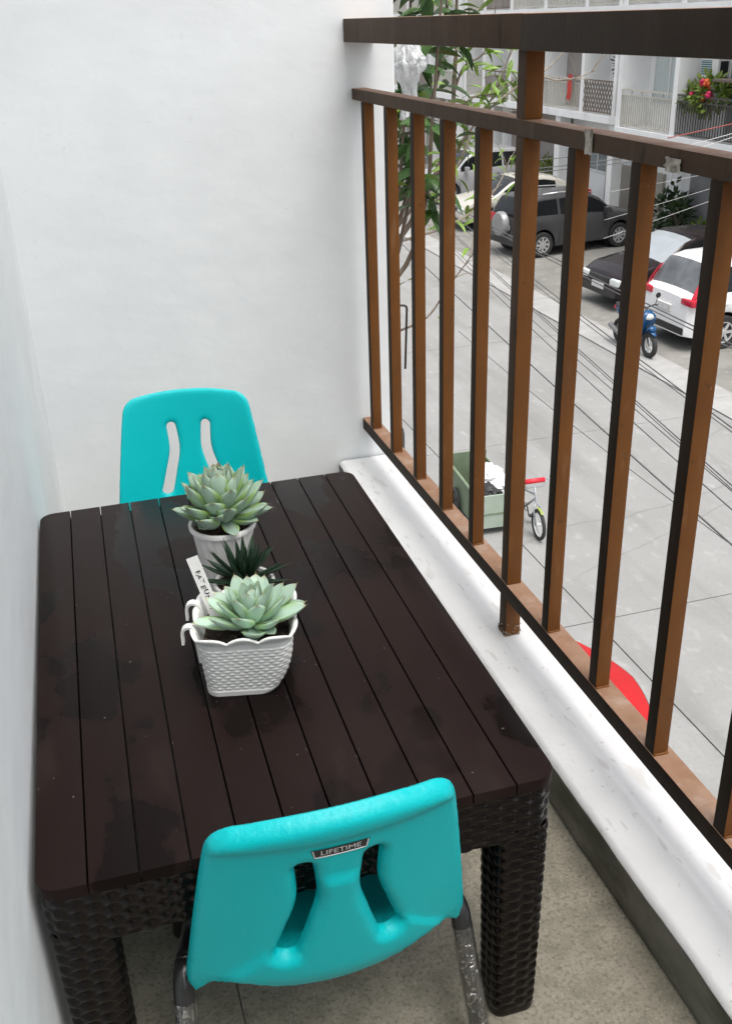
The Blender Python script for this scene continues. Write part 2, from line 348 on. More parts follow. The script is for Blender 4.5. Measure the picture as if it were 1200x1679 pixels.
for i in range(0, 24):
    y = Y1-S*i
    if i % 6 == 5:
        hw = .030
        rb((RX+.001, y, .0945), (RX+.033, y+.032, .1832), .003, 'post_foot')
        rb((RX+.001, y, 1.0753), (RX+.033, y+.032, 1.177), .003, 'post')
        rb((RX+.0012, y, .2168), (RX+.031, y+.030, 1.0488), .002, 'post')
        # crusted weld / rust collar at the ledge
        q = MB()
        for k in range(64):
            a = rng.uniform(-.0165, .0165); sd_ = k % 4; ox, oy = ((a, -.0165), (a, .0165), (-.0165, a), (.0165, a))[sd_]
            c_ = Vector((RX+.017+ox, y+.016+oy, .0975+abs(rng.gauss(0, .010))))-L0
            q.lathe([(0, -.002), (.0022, -.001), (.0024, .0006), (0, .002)], 6, c_)
        q.build('rust_collar', mat('flaking_rust', (.16, .09, .05), .9, (.32, .26, .2), 90, bump=1, bscale=200), rail, smooth='all')
        continue
    dx = rng.uniform(-.0006, .0006)
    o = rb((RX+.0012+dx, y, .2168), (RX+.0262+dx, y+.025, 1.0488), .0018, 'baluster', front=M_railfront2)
    # weld bead at the foot
    q = MB(); q.tube([Vector((RX+.002+t*.024/6, y-.0012+rng.uniform(-.0006, .0006), .2174))-L0 for t in range(7)], [.0016+rng.uniform(0, .0008) for _ in range(7)], 6)
    q.build('weld_bead', M_rail, o, smooth='all'); o.children[0].matrix_parent_inverse = Matrix.Identity(4)
# scraps of clear tape on the middle rail
M_tape = mat('old_clear_tape', (.36, .32, .27), .25, (.16, .13, .10), 45, bump=.8, bscale=120, lo=.42, hi=.6, bdist=.002)
def scrap(y0, y1, z0, z1, seed):
    P = []
    for i in range(9):
        row = []
        for j in range(9):
            u, v = i/8, j/8; e = fbm(u*2+seed, v*2, .5, 2.2)
            row.append(Vector((RX-.0015-abs(e)*.003, y0+(y1-y0)*u+e*.003, z0+(z1-z0)*v+fbm(u*3, v*3+seed, 0, 1)*.002))-L0)
        P.append(row)
    MB().grid(P).build('tape_scrap', M_tape, rail, smooth='all')
scrap(-.452, -.431, 1.046, 1.079, 2.0); scrap(-.672, -.640, 1.047, 1.064, 5.0)

# ================================================================== table
H, TW, TL, TR = .4167, .60, .9441, -.0144
table = thing('patio_table', 'dark brown slatted resin table with woven apron and legs', 'table', (0, 0, 0), TR)
def rrect(x0, x1, y0, y1, r, n=8):
    pts = []
    for (cx, cy, a0) in ((x1-r, y1-r, 0), (x0+r, y1-r, 90), (x0+r, y0+r, 180), (x1-r, y0+r, 270)):
        for k in range(n+1):
            a = math.radians(a0+90*k/n); pts.append((cx+r*math.cos(a), cy+r*math.sin(a)))
    return pts
NB = 11; GW = .0018; BW = TW/NB
def clip_poly(poly, x0, x1):
    def half(pl, f, g):
        out = []
        for i in range(len(pl)):
            a, b_ = pl[i-1], pl[i]; fa, fb = f(a), f(b_)
            if fb >= 0:
                if fa < 0: out.append(g(a, b_))
                out.append(b_)
            elif fa >= 0: out.append(g(a, b_))
        return out
    def ix(X): return lambda a, b_: (X, a[1]+(b_[1]-a[1])*(X-a[0])/(b_[0]-a[0]))
    p_ = half(poly, lambda q: q[0]-x0, ix(x0)); return half(p_, lambda q: x1-q[0], ix(x1))
outline = rrect(0, TW, -TL, 0, .026)
for i in range(NB):
    x0 = i*BW + (GW/2 if i else 0); x1 = (i+1)*BW-(GW/2 if i < NB-1 else 0)
    pl = clip_poly(outline, x0, x1)
    # drop near duplicate points
    q = [pl[0]]
    for a in pl[1:]:
        if math.hypot(a[0]-q[-1][0], a[1]-q[-1][1]) > 2e-4: q.append(a)
    if math.hypot(q[0][0]-q[-1][0], q[0][1]-q[-1][1]) < 2e-4: q.pop()
    bm = bmesh.new(); f = bm.faces.new([bm.verts.new((a[0], a[1], H)) for a in q])
    if f.normal.z < 0: f.normal_flip()
    bm.normal_update()
    if f.normal.z < 0: bmesh.ops.reverse_faces(bm, faces=[f])
    r_ = bmesh.ops.extrude_face_region(bm, geom=[f]); vs = [e for e in r_['geom'] if isinstance(e, bmesh.types.BMVert)]
    for v in vs: v.co.z -= .016
    bmesh.ops.recalc_face_normals(bm, faces=bm.faces)
    ed = [e for e in bm.edges if all(abs(v.co.z-H) < 1e-6 for v in e.verts)]
    bmesh.ops.bevel(bm, geom=ed, offset=.0016, segments=2, affect='EDGES', profile=.6)
    me = bpy.data.meshes.new('board'); bm.to_mesh(me); bm.free(); me.materials.append(M_top)
    me.polygons.foreach_set('use_smooth', [True]*len(me.polygons)); me.set_sharp_from_angle(angle=math.radians(35))
    link('board', me, table)
MB().box((.008, -TL+.008, H-.030), (TW-.008, -.008, H-.0165)).build('underlay', M_black, table)
# woven apron: rounded-rectangle ring with relief
def ring(x0, x1, y0, y1, r, step):
    """points and outward normals round a rounded rectangle, with arc length"""
    base = rrect(x0, x1, y0, y1, r, 6); pts = []; nn = len(base); acc = 0
    for i in range(nn):
        a, b_ = Vector(base[i]), Vector(base[(i+1) % nn]); d = (b_-a).length; k = max(1, int(round(d/step)))
        for j in range(k):
            pts.append((a+(b_-a)*j/k, acc+d*j/k))
        acc += d
    out = []; N = len(pts)
    for i in range(N):
        t = (pts[(i+1) % N][0]-pts[i-1][0]).normalized(); out.append((pts[i][0], Vector((t.y, -t.x)), pts[i][1]))
    return out, acc
CW, RH, AMP = .0185, .0088, .0034
def weave(s_, z, tot):
    nc = max(2, 2*round(tot/CW/2)); cw = tot/nc
    c = math.floor(s_/cw); fu = s_/cw-c; r0 = math.floor(z/RH); best = 0
    for r in (r0-1, r0, r0+1):
        if (r+c) % 2: continue
        k = (z-(r+.5)*RH)/(RH*.80)
        if abs(k) < 1: best = max(best, math.sqrt(1-k*k)*(.12+.88*math.sin(PI*fu)**.75))
    return AMP*best
rg, tot = ring(.004, TW-.004, -TL+.004, -.004, .024, .0034)
P = []
zs = [H-.0165-k*.0022 for k in range(0, 34)]
for z in zs:
    row = [(p_.x+n_.x*weave(s_, z, tot), p_.y+n_.y*weave(s_, z, tot), z) for (p_, n_, s_) in rg]; P.append(row+[row[0]])
row = [(p_.x-n_.x*.012, p_.y-n_.y*.012, zs[-1]) for (p_, n_, s_) in rg]; P.append(row+[row[0]])
row = [(p_.x-n_.x*.012, p_.y-n_.y*.012, zs[0]) for (p_, n_, s_) in rg]; P.append(row+[row[0]])
MB().grid(P[::-1]).build('apron', M_weave, table, smooth='all', fix=True)
ZA = zs[-1]
for (sx, sy) in ((1, -1), (0, -1), (1, 1), (0, 1)):
    P = []; n_r = int(ZA/.0022)+6
    for k in range(n_r+1):
        z = ZA+.012-(ZA+.012)*k/n_r; t = 1-z/H; wd = .068-.009*t; ins = .0045+.004*t
        x0 = (TW-ins-wd) if sx else ins; y0 = (-TL+ins) if sy < 0 else (-ins-wd)
        rg2, tt = ring(x0, x0+wd, y0, y0+wd, .014, .0032)
        if k == 0: N0 = len(rg2)
        # resample to a constant count
        row = []
        for i in range(N0):
            p_, n_, s_ = rg2[int(i*len(rg2)/N0)]
            d = weave(s_, z, tt) if z > .017 else (.0015 if z > .004 else 0)
            row.append((p_.x+n_.x*d, p_.y+n_.y*d, max(z, 0)))
        P.append(row+[row[0]])
    q = MB().grid(P[::-1]); k0 = len(q.v); q.v.append((x0+wd/2, y0+wd/2, 0)); N1 = N0+1
    for i in range(N0): q.f.append((i, i+1, k0))
    q.build('leg', M_weave, table, smooth='all', fix=True)

# ================================================================== teal chairs
ZT, ZE = .525, .225      # top of the back, tip of the ears
def halfw(h): return .134+.037*min(1, max(0, (.488-h)/.25))**.9 - (.002 if h < ZE+.014 else 0)
def back_pos(s_, h):
    w_ = halfw(h); t = min(1, max(0, (ZT-h)/.285)); sag = .020+.028*t
    u = min(1., abs(s_)/w_)
    y = -sag*(1-u**2.0) - .25*(h-ZE)
    if h < ZE+.05: y += ((ZE+.05-h)/.05)**2*.022*(1-u**4)
    return Vector((s_, y, h))
def back_nrm(s_, h):
    e = 1e-3; a = back_pos(s_+e, h)-back_pos(s_-e, h); b_ = back_pos(s_, h+e)-back_pos(s_, h-e)
    return b_.cross(a).normalized()          # toward +y (sitter side)
def back_outline():
    pts = []
    # top edge with a slight crown, right to left, rounded corners
    def top(s_): return ZT-.015*(abs(s_)/.14)**2.2
    R0 = .036
    for k in range(25):
        s_ = .099-.198*k/24; pts.append((s_, top(s_)))
    cx, cz = -.099, top(.099)-R0
    for k in range(1, 8):
        a = math.radians(90+90*k/8); pts.append((cx+.0355*math.cos(a), cz+R0*math.sin(a)))
    for k in range(16):
        h = cz-(cz-ZE-.012)*k/15; pts.append((-halfw(h), h))
    # ear tip then the notch and the hanging centre
    left = [(-.165, ZE+.002), (-.157, ZE), (-.150, ZE+.006), (-.143, ZE+.016), (-.133, ZE+.026), (-.118, ZE+.030), (-.100, ZE+.026), (-.078, ZE+.018), (-.052, ZE+.010), (-.026, ZE+.006)]
    pts += left+[(0, ZE+.005)]+[(-a, b_) for (a, b_) in left[::-1]]
    for k in range(16):
        h = cz-(cz-ZE-.012)*(15-k)/15; pts.append((halfw(h), h))
    cx = .099
    for k in range(1, 8):
        a = math.radians(90*k/8); pts.append((cx+.0355*math.cos(a), cz+R0*math.sin(a)))
    return pts
def slot(sg):
    # curved slot: upright at the top, flaring outwards at the foot
    c = []
    for k in range(17):
        t = k/16; h = .447-.138*t; s_ = .037-.003*math.sin(PI*min(1, t*1.5))+.021*max(0, t-.30)**1.5/.70**1.5; wd = .0098+.0026*t
        c.append((s_, h, wd))
    r = [(s_+wd, h) for (s_, h, wd) in c]; l_ = [(s_-wd, h) for (s_, h, wd) in c]
    s0, h0, w0 = c[0]; cap0 = [(s0+w0*math.cos(a), h0+w0*math.sin(a)) for a in [PI*(k+1)/8 for k in range(7)]]
    s1, h1, w1 = c[-1]; cap1 = [(s1+w1*math.cos(a), h1-w1*math.sin(a)*.8) for a in [PI*(k+1)/8 for k in range(7)]]
    poly = r[::-1]+cap0+l_+cap1[::-1]
    return [(sg*a, b_) for (a, b_) in poly]
def inside(p_, poly):
    c = False; x, y = p_
    for i in range(len(poly)):
        (x1, y1), (x2, y2) = poly[i-1], poly[i]
        if (y1 > y) != (y2 > y) and x < (x2-x1)*(y-y1)/(y2-y1)+x1: c = not c
    return c
def dists(P_, poly):
    P_ = np.array(P_); A = np.array(poly); B = np.roll(A, -1, 0); D = B-A; L2 = (D**2).sum(1)+1e-12
    t = np.clip(((P_[:, None, :]-A[None])*D[None]).sum(2)/L2, 0, 1); Q = A[None]+t[..., None]*D[None]
    return np.sqrt(((P_[:, None, :]-Q)**2).sum(2)).min(1)
def shell_mesh(out, holes, step, thick, er, pos, nrm, relief=None):
    loops = [out]+holes; verts = []; edges = []
    for lp in loops:
        k = len(verts); verts += lp; edges += [(k+i, k+(i+1) % len(lp)) for i in range(len(lp))]
    nb = len(verts)
    xs_ = [p_[0] for p_ in out]; ys_ = [p_[1] for p_ in out]
    cand = []
    for lp in loops:                                        # rings just inside every edge for a round rim
        n_ = len(lp)
        for i in range(n_):
            a, b_ = Vector(lp[i-1]), Vector(lp[(i+1) % n_]); t = (b_-a).normalized(); nn = Vector((-t.y, t.x))
            for d in (.0008, .0025, .006):
                for sg in (1, -1): cand.append((lp[i][0]+sg*nn.x*d, lp[i][1]+sg*nn.y*d))
    ring_n = len(cand)
    x = min(xs_)
    while x < max(xs_):
        y = min(ys_)
        while y < max(ys_): cand.append((x, y)); y += step
        x += step
    cand = [c for i, c in enumerate(cand) if inside(c, out) and not any(inside(c, h) for h in holes)] if True else cand
    dd = np.min([dists(cand, lp) for lp in loops], 0)
    pts = []; seen = set()
    for c, d in zip(cand, dd):
        if d < .0006: continue
        key = (round(c[0]/.0007), round(c[1]/.0007))
        if key in seen: continue
        seen.add(key); pts.append(c)
    allv = [Vector(v) for v in verts]+[Vector(c) for c in pts]
    ov, oe, of, *_ = delaunay_2d_cdt(allv, edges, [], 0, 1e-7)
    tris = []
    for f in of:
        c = sum((ov[i] for i in f), Vector((0, 0)))/len(f)
        if inside(c, out) and not any(inside(c, h) for h in holes): tris.append(tuple(f))
    P2 = [(v.x, v.y) for v in ov]; d = np.min([dists(P2, lp) for lp in loops], 0)
    front = []; back = []
    for (s_, h), dk in zip(P2, d):
        n_ = nrm(s_, h); p_ = pos(s_, h); k = min(1, dk/er); tt = thick*math.sqrt(max(0, 1-(1-k)**2))
        rel = relief(s_, h, dk) if relief else 0
        front.append(p_+n_*tt*.6); back.append(p_-n_*(tt*1.4+rel*k))
    N = len(P2); q = MB(); q.v = [tuple(v) for v in front+back]
    for t in tris:
        a, b_, c = (Vector(front[i]) for i in t); nn = (b_-a).cross(c-a); m_ = nrm(*P2[t[0]])
        if nn.dot(m_) < 0: t = t[::-1]
        q.f.append(t); q.f.append(tuple(i+N for i in t[::-1]))
    return q
def emboss(s_, h, d):
    # moulded ribs and panels on the rear of the back
    r = 0
    a = abs(s_)
    # raised shield between and below the slots
    edge = .020+.100*max(0, (.43-h)/.16)**1.8
    if h < .432: r += .0050*max(0, min(1, (edge-a)/.006+.5))*max(0, min(1, (.432-h)/.007))
    # rolled top band
    r += .006*max(0, min(1, (h-(ZT-.040+.0*a))/.014))
    return r
slots = [slot(1), slot(-1)]
out_b = back_outline()
back_me = shell_mesh(out_b, slots, .0055, .0085, .011, back_pos, back_nrm, emboss).mesh('backrest', M_teal, smooth='all', fix=True)
# seat
def seat_pos(s_, t):
    u = s_/.165; v = (t-.14)/.17
    return Vector((s_, t, .228-.012*max(0, 1-u*u)*max(0, 1-v*v)-.02*max(0, (t-.25)/.06)**2))
def seat_nrm(s_, t):
    e = 1e-3; a = seat_pos(s_+e, t)-seat_pos(s_-e, t); b_ = seat_pos(s_, t+e)-seat_pos(s_, t-e); return a.cross(b_).normalized()
so_ = []
for (x, y) in rrect(-.160, .160, -.012, .300, .045, 8): so_.append((x*(1-.42*max(0, (.075-y)/.087)**1.3), y))
seat_me = shell_mesh(so_, [], .012, .007, .010, seat_pos, seat_nrm).mesh('seat', M_teal, smooth='all', fix=True)
def arc_path(pts, r, n=6):
    pts = [Vector(p_) for p_ in pts]; o = [pts[0]]
    for i in range(1, len(pts)-1):
        a, p_, c = pts[i-1], pts[i], pts[i+1]; d1 = (a-p_).normalized(); d2 = (c-p_).normalized()
        A, B = p_+d1*r, p_+d2*r
        for k in range(n+1):
            t = k/n; o.append(A*(1-t)**2+p_*2*t*(1-t)+B*t*t)
    o.append(pts[-1]); return o
M_film = bpy.data.materials.new('cling_film'); M_film.use_nodes = True
def _film(m):
    n, l = m.node_tree.nodes, m.node_tree.links; n.clear()
    out = n.new('ShaderNodeOutputMaterial'); mx = n.new('ShaderNodeMixShader'); tr = n.new('ShaderNodeBsdfTransparent'); gs = n.new('ShaderNodeBsdfGlossy'); gs.inputs['Roughness'].default_value = .16; gs.inputs['Color'].default_value = (.9, .9, .9, 1)
    tc = n.new('ShaderNodeTexCoord'); mp = n.new('ShaderNodeMapping'); mp.inputs['Scale'].default_value = (1, 1, .7); t = n.new('ShaderNodeTexNoise'); t.inputs['Scale'].default_value = 120; t.inputs['Detail'].default_value = 4; t.inputs['Distortion'].default_value = 1.5
    r = n.new('ShaderNodeMapRange'); r.inputs[1].default_value = .52; r.inputs[2].default_value = .70; r.inputs[3].default_value = .20; r.inputs[4].default_value = .8
    bp = n.new('ShaderNodeBump'); bp.inputs['Strength'].default_value = 1; bp.inputs['Distance'].default_value = .004
    l.new(tc.outputs['Object'], mp.inputs[0]); l.new(mp.outputs[0], t.inputs['Vector']); l.new(t.outputs[0], r.inputs[0]); l.new(t.outputs[0], bp.inputs['Height']); l.new(bp.outputs[0], gs.inputs['Normal'])
    l.new(r.outputs[0], mx.inputs[0]); l.new(tr.outputs[0], mx.inputs[1]); l.new(gs.outputs[0], mx.inputs[2]); l.new(mx.outputs[0], out.inputs[0])
_film(M_film)
def make_chair(label, loc, rz, group='teal chairs at the table', logo=True):
    t = thing('child_chair', label, 'chair', loc, rz, group)
    bk = link('backrest', back_me, t); link('seat', seat_me, t)
    for sg in (-1, 1):
        path = arc_path([(sg*.150, .10, .212), (sg*.164, .045, .220), (sg*.174, .012, .224), (sg*.188, -.050, .006)], .022)
        q = MB().tube(path, .0128, 14); lg = q.build('leg', M_steel, t, smooth='all')
        a, b_ = Vector((sg*.1755, .003, .192)), Vector((sg*.1868, -.046, .025))
        P = []; N = 46; ax = (b_-a).normalized(); u = ax.cross(Vector((0, 1, 0))).normalized(); v = ax.cross(u)
        for i in range(N+1):
            c = a+(b_-a)*i/N; row = []
            for j in range(25):
                an = 2*PI*(j % 24)/24; e = fbm(math.cos(an)*.9+sg*3, math.sin(an)*.9, i*.16, 1.6)
                row.append(c+(u*math.cos(an)+v*math.sin(an))*(.0139+max(-.0006, e*.0013)))
            P.append(row)
        MB().grid(P).build('plastic_wrap', M_film, lg, smooth='all')
        MB().lathe([(0, 0), (.014, 0), (.0155, .004), (.0150, .020), (.013, .024)], 16, (sg*.1885, -.052, 0)).build('rubber_foot', M_black, lg, smooth=True)
        q = MB().tube(arc_path([(sg*.150, .10, .212), (sg*.150, .22, .212), (sg*.166, .275, .006)], .03), .0128, 14); q.build('leg', M_steel, t, smooth='all')
    MB().tube([(-.150, .10, .220), (.150, .10, .220)], .009, 10).build('cross_bar', M_steel, t, smooth='all')
    if logo:
        # name plate in a shallow recess under the top band, on the rear face
        def rear(s_, h, d): n_ = back_nrm(s_, h); return back_pos(s_, h)-n_*(.0119+.0+d)
        def patch(poly, d, name, m, par):
            q = MB(); P = []
            for k in range(25):
                f_ = k/24; row = []
                for j in range(4):
                    g = j/3; (xa, za), (xb, zb), (xc, zc), (xd, zd) = poly
                    s_ = (xa+(xb-xa)*f_)*(1-g)+(xd+(xc-xd)*f_)*g; h = (za+(zb-za)*f_)*(1-g)+(zd+(zc-zd)*f_)*g; row.append(rear(s_, h, d))
                P.append(row)
            return q.grid(P).build(name, m, par, smooth='all')
        zc = .474
        pl = patch([(.027, zc-.0065), (-.027, zc-.0065), (-.0305, zc+.0065), (.0305, zc+.0065)], .0006, 'name_plate', M_black, bk)
        me = text_mesh('LIFETIME', .0098)
        for v in me.vertices:
            x, y = v.co.x*1.12, v.co.y; q = rear(x, zc+y+.001, .0012); v.co = q
        me.materials.append(M_silverprint); link('lettering', me, bk)
        q = MB().tube([rear(s_, h, .0010) for (s_, h) in [(-.0285, zc+.0058), (-.0265, zc-.0052)]+[(-.0265+.053*k/10, zc-.0052) for k in range(1, 11)]+[(.0285, zc+.0058)]], .0006, 6)
        q.build('silver_border', M_silverprint, bk, smooth='all')
    return t
chF = make_chair('teal plastic child chair in front, its logo back turned to the viewer', (.2960, -.938, 0), 0)
chB = make_chair('teal plastic child chair at the far end against the white end wall', (.306, .205, 0), PI-.15, logo=False)

# ================================================================== succulents on the table
def fleshy_leaf(name, m, wmax=.24, th=.10, tip=.06, nl=11, nw=9, curl=.12):
    """unit leaf along +x: narrow base, broad shoulder, small point; concave above, keeled below"""
    q = MB(); N = nl
    def hw(t):
        if t < .62: return (.42+.58*math.sin(PI/2*t/.62)**1.3)*wmax
        k = (t-.62)/.38; return wmax*(1-k**1.7)**.85 if k < 1 else 0
    sec = []
    for i in range(N+1):
        t = 1-(1-i/N)**1.25; w_ = max(hw(t), .004); z0 = curl*t*t
        thk = th*(.55+.45*math.sin(PI*min(1, t*1.05)))*(1-t**5)+.006
        top = []; bot = []
        for j in range(nw+1):
            u = -1+2*j/nw; y = w_*u
            top.append((t, y, z0+.30*w_*u*u)); bot.append((t, y, z0+.30*w_*u*u-thk*math.sqrt(max(0, 1-u*u))*1.0))
        sec.append(top+bot[-2:0:-1])
    k = len(sec[0]); P = [s_+[s_[0]] for s_ in sec]
    q.grid(P); a = len(q.v); q.v.append((1+tip, 0, curl*1.15)); n1 = k+1
    for j in range(k): q.f.append((N*n1+j+1, N*n1+j, a))
    return q.mesh(name, m, smooth='all', fix=True)
def place_leaf(me, parent, base, phi, el, length, wscale=1., roll_=0., name='leaf'):
    d = Vector((math.cos(phi)*math.cos(el), math.sin(phi)*math.cos(el), math.sin(el)))
    y = Vector((-math.sin(phi), math.cos(phi), 0)); z = d.cross(y)
    if roll_: y, z = y*math.cos(roll_)+z*math.sin(roll_), z*math.cos(roll_)-y*math.sin(roll_)
    o = link(name, me, parent)
    o.matrix_local = Matrix(((d.x*length, y.x*length*wscale, z.x*length, base[0]), (d.y*length, y.y*length*wscale, z.y*length, base[1]), (d.z*length, y.z*length*wscale, z.z*length, base[2]), (0, 0, 0, 1)))
    return o
def soil(parent, inside_fn, x0, x1, y0, y1, z, seed=0., amp=.004, n=34):
    q = MB(); idx = {}
    for i in range(n+1):
        for j in range(n+1):
            x, y = x0+(x1-x0)*i/n, y0+(y1-y0)*j/n
            if inside_fn(x, y):
                idx[(i, j)] = len(q.v); q.v.append((x, y, z+fbm(x+seed, y, 0, 70)*amp+fbm(x, y+seed, 1, 200)*amp*.5))
    for (i, j), a in idx.items():
        k = [(i, j), (i+1, j), (i+1, j+1), (i, j+1)]
        if all(t in idx for t in k): q.f.append(tuple(idx[t] for t in k))
    s_ = q.build('soil', M_soil, parent, smooth='all')
    q = MB()
    for k in range(170):
        x, y = rng.uniform(x0, x1), rng.uniform(y0, y1)
        if not inside_fn(x*1.04, y*1.04): continue
        r = rng.choice((.0009, .0013, .0018, .0026)); zz = z+fbm(x+seed, y, 0, 70)*amp+r*.4
        q.lathe([(0, -r), (r*.8, -r*.5), (r, .1*r), (r*.7, r*.7), (0, r)], 5, (x, y, zz))
    o = q.build('soil_crumbs', M_pebble, s_); o['kind'] = 'stuff'
    return s_
# --- A: tall fluted white pot, big glaucous rosette
potA = thing('potted_succulent', 'grey-green echeveria in a tall fluted white pot, farthest of the three pots', 'succulent', (.290, -.380, H), .3, 'succulents on the table')
def fluted(r0, r1, h, nfl, amp, n=144, wall=.003, scal=0):
    q = MB(); P = []
    for (r, z, fl_) in ((r0*.90, .0, 0), (r0, .002, 0), (r0+.0005, .006, .3), (r0+(r1-r0)*.1, .013, 1), (r0+(r1-r0)*.5, h*.5, 1), (r0+(r1-r0)*.88, h*.88, 1), (r0+(r1-r0)*.92, h*.915, 0), (r1+.0035, h*.93, 0), (r1+.004, h-.002, 0), (r1+.003, h, 0), (r1-.001, h-.001, 0), (r1-.003, h-.012, 0), (r1-.004, h-.03, 0)):
        row = []
        for j in range(n):
            a = 2*PI*j/n; rr = r+fl_*amp*(abs(math.cos(nfl*a/2))**.6-.6); row.append((rr*math.cos(a), rr*math.sin(a), z))
        P.append(row+[row[0]])
    return q.grid(P)
fluted(.034, .0485, .118, 20, .0018).build('pot', M_white_pl, potA, smooth=35, fix=True)
soil(potA, lambda x, y: x*x+y*y < .0445**2, -.055, .055, -.055, .055, .108, 1.)
leafA = fleshy_leaf('leaf', M_echA, wmax=.245, th=.13, curl=.20)
stem = MB().tube([(0, 0, .105), (.002, 0, .135), (0, .001, .158)], [.009, .010, .008], 10).build('stem', M_bark, potA, smooth='all')
NA = 48
for k in range(NA):
    f = k/(NA-1); phi = k*2.39996+.3; el = math.radians(84*(1-f**1.05)+8+rng.uniform(-7, 7)); ln = .031+.044*f**.5+rng.uniform(-.006, .006)
    place_leaf(leafA, potA, (math.cos(phi)*(.002+.008*f), math.sin(phi)*(.002+.008*f), .168-.046*f), phi, el, ln, rng.uniform(.88, 1.1), rng.uniform(-.15, .15))
for (phi, el, ln, z) in ((-2.5, -.1, .056, .132), (-1.75, -.35, .056, .132), (-1.2, -.1, .060, .130), (-.75, .0, .070, .130), (-3.0, .25, .064, .136), (-2.1, .15, .06, .138)):
    place_leaf(leafA, potA, (math.cos(phi)*.012, math.sin(phi)*.012, z), phi, el, ln, .95, rng.uniform(-.2, .2))
# --- B: small white pot, dark haworthia
potB = thing('potted_succulent', 'dark spiky haworthia in a small white pot between the two echeverias', 'succulent', (.300, -.490, H), 0, 'succulents on the table')
fluted(.032, .0415, .070, 18, .0012).build('pot', M_white_pl, potB, smooth=35, fix=True)
soil(potB, lambda x, y: x*x+y*y < .0395**2, -.042, .042, -.042, .042, .0655, 2.)
leafB = fleshy_leaf('leaf', M_haw, wmax=.062, th=.055, tip=.12, curl=.12, nw=6)
for k in range(40):
    f = k/39; phi = k*2.39996; el = math.radians(76*(1-f)**.9+2+rng.uniform(-8, 8)); ln = .040+.030*f**.5+rng.uniform(-.004, .006)
    place_leaf(leafB, potB, (math.cos(phi)*.003, math.sin(phi)*.003, .076-.006*f), phi, el, ln, 1, rng.uniform(-.2, .2))
# --- C: white basket planter with scalloped rim and two hooks
PC = thing('basket_planter', 'pale mint echeveria in a white wicker-pattern planter with two hooks, nearest pot', 'succulent', (.272, -.628, H), math.radians(-13), 'succulents on the table')
PHH = .088
def pl_section(t):
    """closed outline of the planter at height t (0 foot .. 1 rim): flat hook side at -x, bulged side at +x"""
    e = t**.75
    xl = -.050-.007*t; xr = .012+.056*math.sin(PI/2*min(1, .30+.70*e)); hy = .046+.014*t
    return xl, xr, hy
def pl_ring(t, n=132):
    xl, xr, hy = pl_section(t); pts = []
    base = rrect(xl, xr, -hy, hy, .016+.008*t, 8)
    # resample
    L = [0]
    for i in range(len(base)): L.append(L[-1]+math.dist(base[i], base[(i+1) % len(base)]))
    for j in range(n):
        d = L[-1]*j/n; i = 0
        while L[i+1] < d: i += 1
        f = (d-L[i])/max(1e-9, L[i+1]-L[i]); a, b_ = base[i], base[(i+1) % len(base)]
        pts.append((a[0]+(b_[0]-a[0])*f, a[1]+(b_[1]-a[1])*f))
    return pts, L[-1]
def nrm2(pts, i):
    a, b_ = pts[i-1], pts[(i+1) % len(pts)]; t = Vector((b_[0]-a[0], b_[1]-a[1])).normalized(); return Vector((t.y, -t.x))
P = []; nz_ = 92; NP = 220
for k in range(nz_+1):
    t = k/nz_; pts, L = pl_ring(t, NP); row = []
    for j in range(NP):
        n_ = nrm2(pts, j); s_ = L*j/NP; z = t*PHH
        d = 0
        if .09 < t < .90:
            r = math.floor(z/.0050); fz = z/.0050-r; nc = 32; u = j/NP*nc+.5*(r % 2); fu = u-math.floor(u)
            d = .0014*math.sqrt(max(0, 1-(2*fz-1)**2))*(.2+.8*math.sin(PI*fu))
        elif t <= .09: d = .0016
        row.append((pts[j][0]+n_.x*d, pts[j][1]+n_.y*d, z))
    P.append(row+[row[0]])
# scalloped lip rolling outwards, then the inside wall
pts, L = pl_ring(1., NP)
for (off, dz, sc) in ((.002, .002, .6), (.0045, .005, 1), (.0055, .0075, 1), (.0045, .0090, 1), (.001, .0082, 1), (-.0015, .004, .5), (-.003, -.008, 0), (-.006, -.02, 0)):
    row = []
    for j in range(NP):
        n_ = nrm2(pts, j); sc_ = (abs(math.sin(PI*11*j/NP+.5))**.7)*sc
        row.append((pts[j][0]+n_.x*(off+.003*sc_), pts[j][1]+n_.y*(off+.003*sc_), PHH+dz+.0095*sc_-.004*sc))
    P.append(row+[row[0]])
pl = MB().grid(P).build('planter', M_white_pl, PC, smooth='all', fix=True)
q = MB(); pts, L = pl_ring(0., 60); q.add([(a, b_, .0005) for a, b_ in pts], [tuple(range(60))[::-1]]); q.build('planter_base', M_white_pl, PC)
for yy in (-.030, .030):
    path = [(-.056, yy, PHH*.55), (-.058, yy, PHH*.9)]+[(-.0670+.0090*math.cos(a), yy, PHH+.004+.0110*math.sin(a)) for a in [PI*k/10 for k in range(11)]]+[(-.076, yy, PHH-.010)]
    q = MB(); w2 = .0052
    for i in range(len(path)-1):
        a, b_ = Vector(path[i]), Vector(path[i+1]); ax = (b_-a).normalized(); az = ax.cross(Vector((0, 1, 0)))
        q.obox((a+b_)/2, ax, Vector((0, 1, 0)), az, (b_-a).length/2+.0006, w2, .0018)
    q.build('hook', M_white_pl, PC, smooth=50)
def in_pl(x, y):
    xl, xr, hy = pl_section(.85); return xl+.003 < x < xr-.003 and abs(y) < hy-.003 and not (abs(y) > hy-.014 and (x > xr-.014 or x < xl+.014) and math.hypot(abs(y)-(hy-.016), (x-(xr-.016)) if x > 0 else (x-(xl+.016))) > .0145)
soil(PC, in_pl, -.07, .07, -.062, .062, .072, 3., n=44)
leafC = fleshy_leaf('leaf', M_echC, wmax=.24, th=.085, curl=.20)
NC = 34
